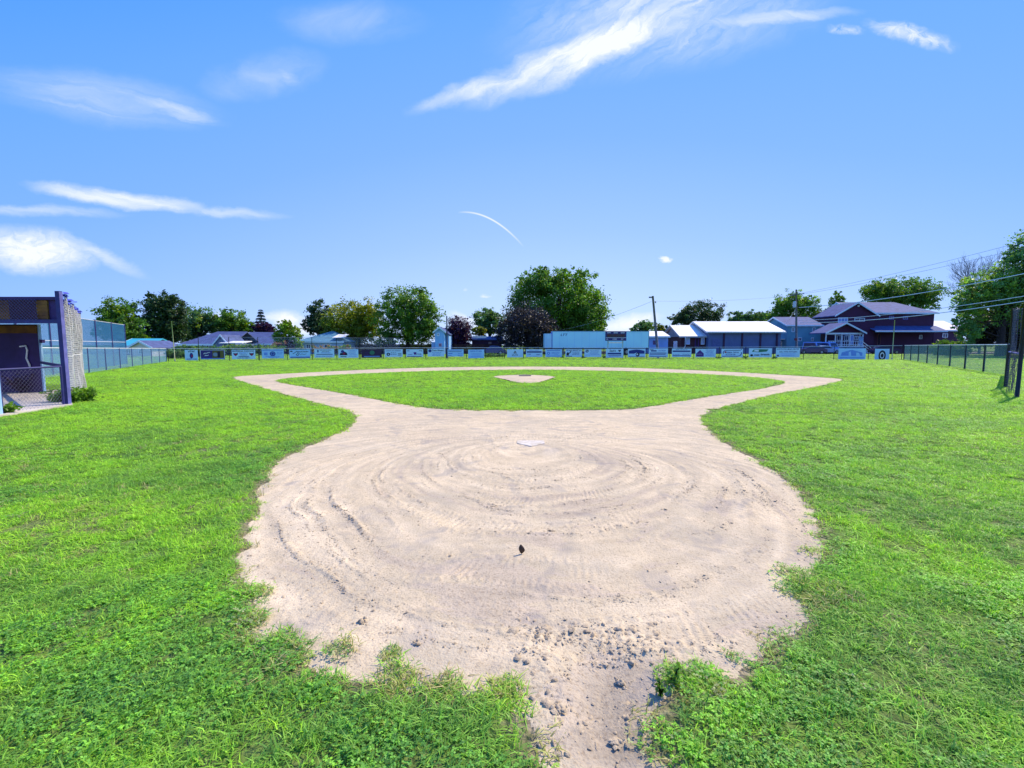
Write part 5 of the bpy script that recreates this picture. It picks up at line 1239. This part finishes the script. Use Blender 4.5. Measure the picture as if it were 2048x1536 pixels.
# ------------------------------------------------------------------ vehicles
def car(x, y, rz, paint, label, tall=1.45, length=4.3, kind='car'):
    t = thing('parked_car' if kind == 'car' else 'parked_van', (0, 0, 0), label, kind)
    hl, w = length / 2, .88
    prof = [(-hl, .42), (-hl + .04, .72), (-hl + .3, .86), (-.95, .95), (hl - .55, .93), (hl - .05, .82), (hl, .45), (hl - .1, .28), (-hl + .1, .28)] if kind == 'car' else \
           [(-hl, .42), (-hl + .03, .85), (-hl + .75, 1.05), (hl - .1, 1.05), (hl, .9), (hl, .4), (hl - .1, .3), (-hl + .1, .3)]
    top = [(-.95, .95), (-.25, tall - .04), (.2, tall), (1.0, tall - .05), (hl - .35, .95)] if kind == 'car' else [(-hl + .75, 1.05), (-hl + 1.35, tall - .06), (-hl + 1.7, tall), (hl - .12, tall - .02), (hl - .05, 1.05)]
    def loft(poly, w0, w1, zlo, zhi):
        m = MB(); n = len(poly); k = [w0 + (w1 - w0) * max(0, min(1, (z - zlo) / (zhi - zlo))) for _, z in poly]
        m.v = [(x_, -k[i], z) for i, (x_, z) in enumerate(poly)] + [(x_, k[i], z) for i, (x_, z) in enumerate(poly)]
        m.f = [tuple(range(n)), tuple(range(n, 2 * n))[::-1]] + [(i, n + i, n + (i + 1) % n, (i + 1) % n) for i in range(n)]
        return m
    body = loft(prof, w, w * .93, .5, .95).build('body', paint, t)
    loft(top, w * .92, w * .74, .95, tall).build('cabin', paint, t)
    g = MB(); cx = sum(p[0] for p in top) / len(top)
    for s in (-1, 1):
        ring = [(cx + (px - cx) * .86, .99 + (pz - .95) * .80) for px, pz in top]
        kk = [w * (.92 - .18 * (z - .95) / (tall - .95)) + .006 for _, z in ring]
        b = len(g.v); g.v += [(px, s * k_, z) for (px, z), k_ in zip(ring, kk)]; g.f.append(tuple(b + i for i in (range(len(ring)) if s < 0 else reversed(range(len(ring))))))
    for a, b2 in ((0, 1), (len(top) - 1, len(top) - 2)):
        (xa, za), (xb_, zb_) = top[a], top[b2]; o_ = -.012 if a == 0 else .012
        p0, p1 = (xa + (xb_ - xa) * .1, za + (zb_ - za) * .1), (xa + (xb_ - xa) * .88, za + (zb_ - za) * .88)
        g.raw([(p0[0] + o_, -w * .82, p0[1]), (p0[0] + o_, w * .82, p0[1]), (p1[0] + o_, w * .68, p1[1]), (p1[0] + o_, -w * .68, p1[1])], [(0, 1, 2, 3)])
    g.build('windows', M_GLASS, t)
    for xx in (-hl + .8, hl - .85):
        for s in (-1, 1):
            wl = MB().tube([(xx, s * (w - .2), .32), (xx, s * (w + .01), .32)], .32, 18).build('wheel', mat('tyre rubber', ()), t)
            MB().tube([(xx, s * (w + .011), .32), (xx, s * (w + .025), .32)], .19, 12).build('rim', M_GALV, wl)
    for s in (-1, 1):
        MB().box(-hl - .012, -hl + .05, s * .62 - .16, s * .62 + .16, .62, .74).build('headlight', INK['w'], t)
        MB().box(hl - .06, hl + .006, s * .64 - .14, s * .64 + .14, .66, .8).build('tail_light', INK['r'], t)
    MB().box(-hl - .02, -hl + .03, -.7, .7, .34, .46).build('bumper', mat('dark chassis', ()), t)
    t.location = (x, y, 0); t.rotation_euler = (0, 0, rz)
    return t
P_NAVY = mat('dark blue car paint', (.03, .05, .17), .25, .1, 1, 0, spec=.6)
P_PLUM = mat('plum car paint', (.06, .02, .10), .25, .1, 1, 0, spec=.6)
P_SILV = mat('silver blue car paint', (.40, .52, .78), .3, .1, 1, 0, spec=.6)
P_VAN = mat('light blue van paint', (.28, .48, .92), .35, .08, 1, 0, spec=.5)
car(X(984, 74), 74, R(4), P_NAVY, 'dark blue parked car by the dark shed, seen through the gap in the banners', length=4.4)
car(X(1625, 80.5), 80.5, R(-25), P_PLUM, 'plum parked car with a sunlit roof, left of the red house porch', length=4.3)
car(X(1650, 81), 80.8, R(175), P_SILV, 'silver blue parked car in front of the left end of the porch', length=4.4)
car(X(1664, 83), 84.2, R(100), P_VAN, 'light blue van parked beside the porch railing', 2.1, 4.8, 'van')
car(X(1634, 85), 85.5, R(95), P_VAN, 'light blue van parked beside the pale green house', 2.15, 4.8, 'van')
car(X(1768, 78), 77.8, R(170), P_PLUM, 'plum parked car in front of the red house, behind the square banner', length=4.3)
# ------------------------------------------------------------------ trees and plants
M_BARK = mat('dark bark', (.045, .032, .035), .95, .4, 3, .5, 15)
M_BARKG = mat('grey bark', (.20, .20, .24), .95, .3, 3, .4, 15)
LEAF = {'green': leaf_mat('green leaves', (.10, .235, .032), .45), 'lime': leaf_mat('yellow green leaves', (.20, .27, .025), .45), 'dark': leaf_mat('dark maple leaves', (.040, .088, .030), .35),
        'purple': leaf_mat('purple leaves', (.050, .018, .070), .25), 'blue': leaf_mat('blue green needles', (.03, .075, .08), .2), 'teal': leaf_mat('pale blue green leaves', (.10, .23, .085), .42),
        'dusky': leaf_mat('leaves with painted shade', (.040, .036, .050), .25), 'light': leaf_mat('sun brightened leaves', (.14, .30, .10), .45),  # shade is put into the dusky colour, sunlight into the light one
        'vine': leaf_mat('vine leaves', (.15, .30, .035), .45)}

def foliage(E, n, size, seed, clump=.17, gap=.44, yellow=.12, ycol=(1.9, 1.35, .5), flat=.7, droop=0.0):
    """leaf faces gathered in clumps through the crown; E: ellipsoids (x, y, z, rx, ry, rz)"""
    r = np.random.default_rng(seed); vol = np.array([e[3] * e[4] * e[5] for e in E]) ** .75; vol /= vol.sum()
    Rm = max(max(e[3:6]) for e in E); PV = []; CC = []
    n = int(n * 1.35); nc = max(12, int(n / 26)); ks = r.choice(len(E), nc * 2, p=vol)
    d = r.normal(size=(nc * 2, 3)); d /= np.linalg.norm(d, axis=1)[:, None]
    rad = r.random(nc * 2) ** .42 * r.uniform(.82, 1.14, nc * 2)
    Ea = np.array(E)[ks]; c = Ea[:, :3] + d * rad[:, None] * Ea[:, 3:6]
    g = fbm(c[:, 0] / (Rm * .13) + seed, c[:, 2] / (Rm * .12) + c[:, 1] / (Rm * .3), seed, 3)
    keep = np.nonzero(g > np.quantile(g, gap))[0][:nc]
    c = c[keep]; er = Ea[keep][:, 3:6].min(1); nc = len(c)
    cr = np.minimum(er * clump * r.uniform(.6, 1.5, nc), 1.6); tone = r.normal(1, .2, nc).clip(.55, 1.5)
    yel = (r.random(nc) < yellow * 2 * (fbm(c[:, 0] / Rm * 1.5, c[:, 2] / Rm * 1.5, seed + 9, 2) > .45))
    k = r.integers(0, nc, n)
    off = r.normal(size=(n, 3)) * cr[k][:, None] * np.array([.62, .62, .62 * flat]); P = c[k] + off
    P[:, 2] -= droop * np.abs(off[:, 0] + off[:, 1])
    P[:, 2] = np.maximum(P[:, 2], .12)
    nrm = r.normal(size=(n, 3)); nrm[:, 2] += .6; nrm /= np.linalg.norm(nrm, axis=1)[:, None]
    t = np.cross(nrm, r.normal(size=(n, 3))); t /= np.linalg.norm(t, axis=1)[:, None]; b = np.cross(nrm, t)
    s = size * r.uniform(.55, 1.3, n)[:, None]
    V = np.stack([P - t * s * .62, P - b * s * .34 + nrm * s * .1, P + t * s * .62, P + b * s * .34 + nrm * s * .1], 1).reshape(-1, 3)
    tn = tone[k] * r.uniform(.75, 1.25, n); col = np.stack([tn * r.uniform(.85, 1.2, n), tn, tn * r.uniform(.8, 1.2, n), np.ones(n)], 1)
    col[yel[k], :3] *= np.array(ycol)
    col = np.clip(col, 0, 6)
    return V, np.arange(n * 4).reshape(-1, 4), np.repeat(col, 4, 0), c

def limbs(base, c, r0, h, n, seed, fork=.3):
    r = random.Random(seed); m = MB(); bx, by, bz = base
    top = (bx + r.uniform(-.3, .3), by, bz + h * .62)
    m.tube([(bx, by, bz - .2), (bx + r.uniform(-.08, .08), by, bz + h * .15), (bx + r.uniform(-.15, .15), by, bz + h * .36), top], [r0 * 1.25, r0, r0 * .8, r0 * .45], 8)
    idx_ = r.sample(range(len(c)), min(n, len(c)))
    for i in idx_:
        p = c[i]; s = r.uniform(fork, .6); q = (bx + (top[0] - bx) * s, by, bz + h * .62 * s / .62 * .62)
        if p[2] < q[2] + .2: q = (bx, by, bz + max(.3, p[2] * .6))
        mid = ((q[0] * .45 + p[0] * .55) + r.uniform(-.3, .3), q[1] * .45 + p[1] * .55, q[2] * .4 + p[2] * .6 - .2)
        m.tube([q, mid, tuple(p)], [r0 * .34, r0 * .2, r0 * .05], 5, cap=False)
    return m

def tree(name, label, D, els, kind, n, size, seed, bark=M_BARK, group='trees beyond the field', trunk_px=None, r0=.28, nl=16, **k):
    """els: ellipses (px, py, rx, ry) measured on the photograph, at D metres"""
    E = []
    for i, (cx, cy, rx, ry) in enumerate(els):
        x, z = W(cx, cy, D); a, b = rx * D / F, ry * D / F; r = random.Random(seed * 31 + i)
        E.append((x, D + (r.uniform(-.45, .45) * a if i else 0), z, a, min(a, b * 1.3) * .95, b))
    bx = X(trunk_px, D) if trunk_px else sum(e[0] * e[3] for e in E) / sum(e[3] for e in E)
    t = thing(name, (bx, D, 0), label, 'tree', group)
    V, Fc, C, c = foliage(E, n, size, seed, **k)
    h = max(e[2] + e[5] for e in E)
    limbs((bx, D, 0), c, r0, h, nl, seed).build('trunk', bark, t, smooth=True)
    link('crown', fast_mesh('crown', V, Fc, C), LEAF[kind], t)
    return t

tree('broadleaf_tree', 'round green tree with yellowing right side behind the tall left fence', 76, [(238, 635, 36, 40), (266, 660, 34, 30), (212, 658, 26, 24), (285, 675, 20, 16)], 'green', 9000, .34, 1, yellow=.35, gap=.33)
tree('maple_tree', 'tall dark maple behind the left corner of the outfield', 80, [(328, 622, 36, 36), (325, 655, 42, 34), (352, 640, 22, 46), (302, 600, 12, 14), (345, 598, 14, 14)], 'dark', 11000, .36, 2, gap=.26, yellow=.06, ycol=(1.6, 1.7, 1))
tree('broadleaf_tree', 'green tree behind the bungalow with the white front gable', 98, [(395, 640, 36, 28), (375, 655, 24, 22), (420, 650, 24, 24)], 'teal', 7000, .38, 3, gap=.3)
tree('broadleaf_tree', 'green tree between the two slate roofed bungalows', 98, [(468, 645, 34, 24), (445, 655, 20, 18), (492, 655, 18, 16)], 'green', 6000, .38, 4, gap=.3)
tree('broadleaf_tree', 'distant low tree filling the gap above the left bungalow roofs', 118, [(430, 660, 60, 16), (360, 672, 40, 18)], 'dark', 5000, .45, 5, gap=.15)
# spire-like conifer
def conifer(D, px, top, w, seed, label, kind='blue'):
    x, z = W(px, top, D); t = thing('conifer', (x, D, 0), label, 'tree', 'trees beyond the field'); r = np.random.default_rng(seed)
    MB().tube([(x, D, -.1), (x, D, z * .6), (x, D, z)], [.2, .12, .03], 7).build('trunk', M_BARK, t, smooth=True)
    n = 6500; k = r.random(n) ** .8; lay = np.round(k * 13) / 13 + r.normal(0, .012, n); rad = (.12 + (1 - lay) ** .8) * w * D / F * r.random(n) ** .5 * (.7 + .5 * vnoise(lay * 9, r.random(n) * 0 + 2, seed))
    a = r.random(n) * 6.283; P = np.stack([x + np.cos(a) * rad, D + np.sin(a) * rad, z * (.12 + .88 * lay) - rad * .22], 1)
    tdir = np.stack([np.cos(a), np.sin(a), -.35 + 0 * a], 1); b = np.stack([-np.sin(a), np.cos(a), r.normal(0, .3, n)], 1); s = .32 * r.uniform(.6, 1.2, (n, 1))
    V = np.stack([P - tdir * s * .3, P - b * s * .25, P + tdir * s * .8, P + b * s * .25], 1).reshape(-1, 3); tn = r.uniform(.6, 1.3, n)
    link('crown', fast_mesh('crown', V, np.arange(n * 4).reshape(-1, 4), np.repeat(np.stack([tn, tn, tn, tn * 0 + 1], 1), 4, 0)), LEAF[kind], t)
conifer(100, 521, 619, 20, 6, 'thin dark blue conifer spire above the left bungalows')
tree('small_tree', 'low dark purple rounded tree at the foot of the conifer spire', 96, [(528, 656, 22, 12), (545, 664, 16, 10)], 'purple', 3500, .34, 7, gap=.1)
tree('small_tree', 'leaning sunlit small tree overgrown with vines beside the teal roofed cottage', 72, [(572, 655, 18, 14), (590, 668, 16, 16), (560, 672, 14, 14), (598, 688, 12, 14), (575, 648, 12, 9)], 'vine', 5200, .24, 8, gap=.3, yellow=.3, r0=.14)
tree('broadleaf_tree', 'dark tree at the left end of the yellow green tree group', 92, [(640, 630, 26, 30), (622, 652, 18, 18), (648, 655, 26, 24)], 'dark', 7000, .34, 9, gap=.36, ycol=(1.5, 1.6, 1))
tree('broadleaf_tree', 'bright yellow green tree left of centre', 82, [(690, 638, 40, 38), (725, 645, 38, 44), (742, 625, 24, 30), (700, 670, 50, 24), (668, 660, 22, 28)], 'lime', 15000, .30, 10, gap=.3, yellow=.35, ycol=(1.5, 1.25, .7))
tree('broadleaf_tree', 'large loose green tree left of the narrow blue house', 80, [(815, 612, 56, 38), (860, 640, 30, 36), (790, 640, 44, 34), (830, 660, 46, 34), (770, 675, 40, 22), (845, 590, 26, 18)], 'green', 19000, .30, 11, gap=.44, yellow=.3, r0=.34, nl=26)
tree('plum_tree', 'round dark purple leaved tree right of the narrow blue house', 83, [(917, 662, 26, 28), (905, 672, 16, 20), (930, 672, 14, 20), (917, 684, 24, 12)], 'purple', 9500, .24, 12, gap=.14, clump=.22)
tree('broadleaf_tree', 'grey green tree rising behind the dark shed', 98, [(975, 635, 28, 20), (968, 655, 22, 18), (995, 650, 20, 26)], 'teal', 6000, .34, 13, gap=.46)
tree('small_tree', 'small bright green bush tree over the dark shed roof', 93, [(957, 662, 16, 9)], 'lime', 1500, .28, 14, gap=.1)
tree('broadleaf_tree', 'biggest tree, tall round green crown left above the trailer', 90, [(1110, 600, 92, 62), (1062, 622, 50, 54), (1165, 628, 52, 56), (1110, 648, 98, 44), (1085, 562, 50, 26), (1140, 566, 56, 28), (1195, 660, 24, 30)], 'green', 42000, .36, 15, gap=.44, yellow=.22, ycol=(1.7, 1.45, .6), clump=.13, r0=.55, nl=44)
tree('broadleaf_tree', 'broad dusky dark tree in front of the left half of the biggest tree', 79, [(1050, 648, 50, 40), (1018, 668, 28, 30), (1082, 668, 36, 34), (1058, 686, 56, 16)], 'dusky', 17000, .26, 16, gap=.13, clump=.2)  # added tree, stands for the big crown's own shaded lower left
tree('small_tree', 'pale green tree just behind the right end of the trailer', 118, [(1290, 656, 24, 15), (1272, 664, 16, 10)], 'teal', 4000, .36, 17, gap=.30)
tree('small_tree', 'small yellow green tree behind the leaning light pole', 112, [(1318, 658, 10, 12), (1328, 664, 8, 8)], 'lime', 1800, .34, 18, gap=.1)
tree('maple_tree', 'ragged dark maple behind the white roofed halls', 112, [(1395, 628, 34, 28), (1362, 640, 26, 22), (1425, 630, 26, 26), (1345, 655, 18, 12), (1440, 650, 20, 14), (1395, 655, 50, 14)], 'dark', 11000, .36, 19, gap=.42, clump=.16, yellow=.08, ycol=(1.6, 1.6, 1))
tree('broadleaf_tree', 'hazy pale tree line behind the long metal hall', 145, [(1480, 640, 26, 14), (1510, 634, 28, 14), (1540, 636, 18, 16), (1465, 634, 12, 14)], 'teal', 6500, .45, 20, gap=.2)
tree('broadleaf_tree', 'loose blue green tree behind the transformer pole', 116, [(1578, 605, 30, 24), (1560, 620, 18, 20), (1620, 610, 24, 20), (1600, 632, 48, 20), (1555, 638, 22, 14)], 'green', 12000, .36, 21, gap=.42, yellow=.25, ycol=(1.8, 1.6, .8))
tree('broadleaf_tree', 'dark leafy mass between the green house and the red house', 112, [(1650, 645, 34, 26), (1610, 650, 40, 20), (1665, 660, 24, 30)], 'dark', 8000, .38, 22, gap=.16)
tree('small_tree', 'pointed tree left of the red house gable', 116, [(1674, 608, 16, 18), (1676, 590, 8, 9), (1672, 628, 22, 14)], 'green', 4200, .34, 23, gap=.2)
tree('broadleaf_tree', 'wide dark green tree above the red house roof', 118, [(1790, 582, 58, 28), (1750, 590, 32, 22), (1840, 590, 34, 30), (1800, 605, 66, 18), (1860, 610, 14, 16)], 'green', 16000, .38, 24, gap=.2, yellow=.1)
tree('broadleaf_tree', 'tall leafy tree at the right edge with sunlit left side', 62, [(1935, 592, 30, 40), (1975, 575, 40, 40), (2020, 555, 46, 50), (1920, 640, 18, 46), (1945, 655, 24, 40), (2060, 520, 50, 70), (2030, 505, 22, 30), (1990, 610, 60, 40), (2075, 600, 70, 60)], 'light', 24000, .28, 25, gap=.30, yellow=.2, ycol=(1.6, 1.3, .6), r0=.4, nl=24)  # leaf colour raised in place of sun on the left side
tree('broadleaf_tree', 'dark shaded understorey beneath the right edge tree', 68, [(1990, 655, 60, 36), (2060, 650, 70, 42), (1960, 672, 24, 22), (2020, 690, 90, 14)], 'dusky', 17000, .34, 26, gap=.03, clump=.25)  # dark leaves paint the deep shade below the crown
# bare tree
def bare(px, D, top, seed):
    x, z = W(px, top, D); t = thing('bare_tree', (x, D, 0), 'bare grey branches rising above the right edge trees', 'tree', 'trees beyond the field'); r = random.Random(seed); m = MB(); tw = MB()
    def br(p, d, l, rad, k):
        q = p + d * l; mid = p.lerp(q, .5) + Vector((r.uniform(-.06, .06), r.uniform(-.06, .06), 0)) * l
        (m if k > 2 else tw).tube([p, mid, q], [rad, rad * .8, rad * .62], 5, cap=False)
        if k == 0: return
        for _ in range(3 if k < 5 else 4):
            a = r.uniform(0, 6.28); v = (d + Vector((math.cos(a), math.sin(a) * .6, r.uniform(-.1, .35))) * r.uniform(.35, .62)).normalized()
            br(q if r.random() < .6 else p.lerp(q, r.uniform(.5, .95)), v, l * r.uniform(.62, .82), rad * .6, k - 1)
    br(Vector((x, D, -.1)), Vector((0, 0, 1)), z * .25, .20, 6)
    m.build('trunk', M_BARKG, t, smooth=True); tw.build('twigs', M_BARKG, t)
bare(1978, 78, 474, 4)

# hedges and shrubs close to the outfield fence
def shrub(name, label, px0, px1, D, top, kind, n, size, seed, cat_='shrub', depth=1.0, **k):
    x0, x1 = X(px0, D), X(px1, D); h = Z(top, D); m = max(2, int((x1 - x0) / max(.8, h))); r = random.Random(seed)
    E = [(x0 + (x1 - x0) * (i + .5) / m, D + r.uniform(-.2, .2), h * .48, (x1 - x0) / m * .75, depth, h * r.uniform(.42, .55)) for i in range(m)]
    t = thing(name, ((x0 + x1) / 2, D, 0), label, cat_, 'shrubs and hedges')
    V, Fc, C, c = foliage(E, n, size, seed, gap=.13, clump=.3, **k); V[:, 2] = np.maximum(V[:, 2], .01)
    q = MB(); rr = random.Random(seed)
    for e in E: q.tube([(e[0], e[1], -.05), (e[0] + rr.uniform(-.1, .1), e[1], e[2])], [.05, .02], 5)
    q.build('stem', M_BARK, t); link('foliage', fast_mesh('foliage', V, Fc, C), LEAF[kind], t)
shrub('hedge', 'blue green hedge in front of the far left bungalow', 350, 440, 60, 690, 'teal', 5000, .2, 31, 'hedge')
shrub('hedge', 'dark green climber hedge in front of the plain roofed bungalow', 440, 560, 66, 688.5, 'green', 5000, .22, 32, 'hedge', yellow=.3)
shrub('shrub', 'reddish green shrub below the teal roofed cottage', 625, 700, 67, 690, 'green', 3500, .2, 33, yellow=.4, ycol=(3.0, .8, .5))
shrub('shrub', 'pale green weedy patch in the gap between the banners', 969, 1011, 58, 706.5, 'teal', 2600, .14, 34, yellow=.3, ycol=(2, 1.6, 1.2))
shrub('shrub', 'pale green bush behind the end of the fence at far left', 336, 366, 52, 700, 'teal', 2200, .16, 35)
shrub('shrub', 'bright green bush overhanging the lawn under the right edge tree', 1870, 1935, 66, 682, 'green', 5200, .24, 36, yellow=.3)
shrub('shrub', 'small dark shrub at the corner of the porch deck', 1688, 1697, 82, 693, 'green', 500, .16, 37)
for i, (a, b, lab) in enumerate(((1121, 1126, 'left of the banner with the ring'), (1163, 1170, 'between the raised arm banner and the two ring banner'), (1206, 1211, 'left of the scoreboard banner'), (1432, 1442, 'right of the purple house emblem banner'), (1486, 1497, 'left of the green oval banner'), (1543, 1552, 'right of the green oval banner'))):
    shrub('weed_clump', 'weed clump at the fence foot ' + lab, a, b, arc_d(a) + .5, 711, 'green', 260, .09, 40 + i, 'weeds', .25)

# weeds at the left dugout
def weed(x, y, h, rad, n, seed, label, kind='vine', size=.09):
    t = thing('weed_plant', (x, y, 0), label, 'weed', 'weeds at the left dugout'); r = np.random.default_rng(seed); st = MB(); P = []
    for i in range(n):
        a = r.random() * 6.28; l = h * r.uniform(.5, 1.1); tx, ty = x + math.cos(a) * rad * r.uniform(.2, 1), y + math.sin(a) * rad * r.uniform(.2, 1)
        pts = [(x + (tx - x) * s * .6 + (tx - x) * .4 * s * s, y + (ty - y) * s, l * (s - .25 * s * s) * 1.33) for s in (0, .35, .7, 1)]
        st.tube(pts, [.006, .005, .004, .002], 4)
        for s in np.linspace(.2, 1, 7):
            j = s * 3; k = min(2, int(j)); p = Vector(pts[k]).lerp(Vector(pts[k + 1]), j - k); P += [tuple(p)] * 3
    P = np.array(P); m = len(P); P = P + r.normal(0, size * .4, (m, 3)); P[:, 2] = np.maximum(P[:, 2], .02)
    nn = r.normal(size=(m, 3)); nn[:, 2] += .8; nn /= np.linalg.norm(nn, axis=1)[:, None]; tt = np.cross(nn, r.normal(size=(m, 3))); tt /= np.linalg.norm(tt, axis=1)[:, None]; b = np.cross(nn, tt); s = size * r.uniform(.6, 1.3, (m, 1))
    V = np.stack([P - tt * s * .1, P + tt * s * .45 - b * s * .38, P + tt * s, P + tt * s * .45 + b * s * .38], 1).reshape(-1, 3); tn = r.uniform(.7, 1.3, m)
    st.build('stem', LEAF[kind], t); link('foliage', fast_mesh('foliage', V, np.arange(m * 4).reshape(-1, 4), np.repeat(np.stack([tn, tn, tn, tn * 0 + 1], 1), 4, 0)), LEAF[kind], t)
for (px, py, h, rad, n, sd_, lab) in ((122, 806, .34, .36, 16, 1, 'dark leafy weed left of the tall blue dugout post'), (150, 806, .36, .26, 13, 2, 'leafy weed under the near end of the white safety net'),
                                (176, 803, .34, .32, 15, 3, 'bright green weed right of the white safety net foot'), (14, 828, .2, .36, 14, 4, 'low weed at the foot of the dugout post on the left edge')):
    weed(*ground_at(px, py), h, rad, n, sd_, lab)
weed(-15.55, 14.35, .55, .5, 16, 5, 'tall thin weed at the right end of the dugout wall', 'purple')
wx, wy = ground_at(1345, 1372)
weed(wx, wy, .085, .035, 4, 6, 'small upright weed with oval leaves beside the gully on the dirt', 'vine', .02)
wx, wy = ground_at(1322, 1392)
weed(wx, wy, .06, .035, 4, 7, 'small oval leaved weed at the grass edge right of the gully', 'vine', .018)
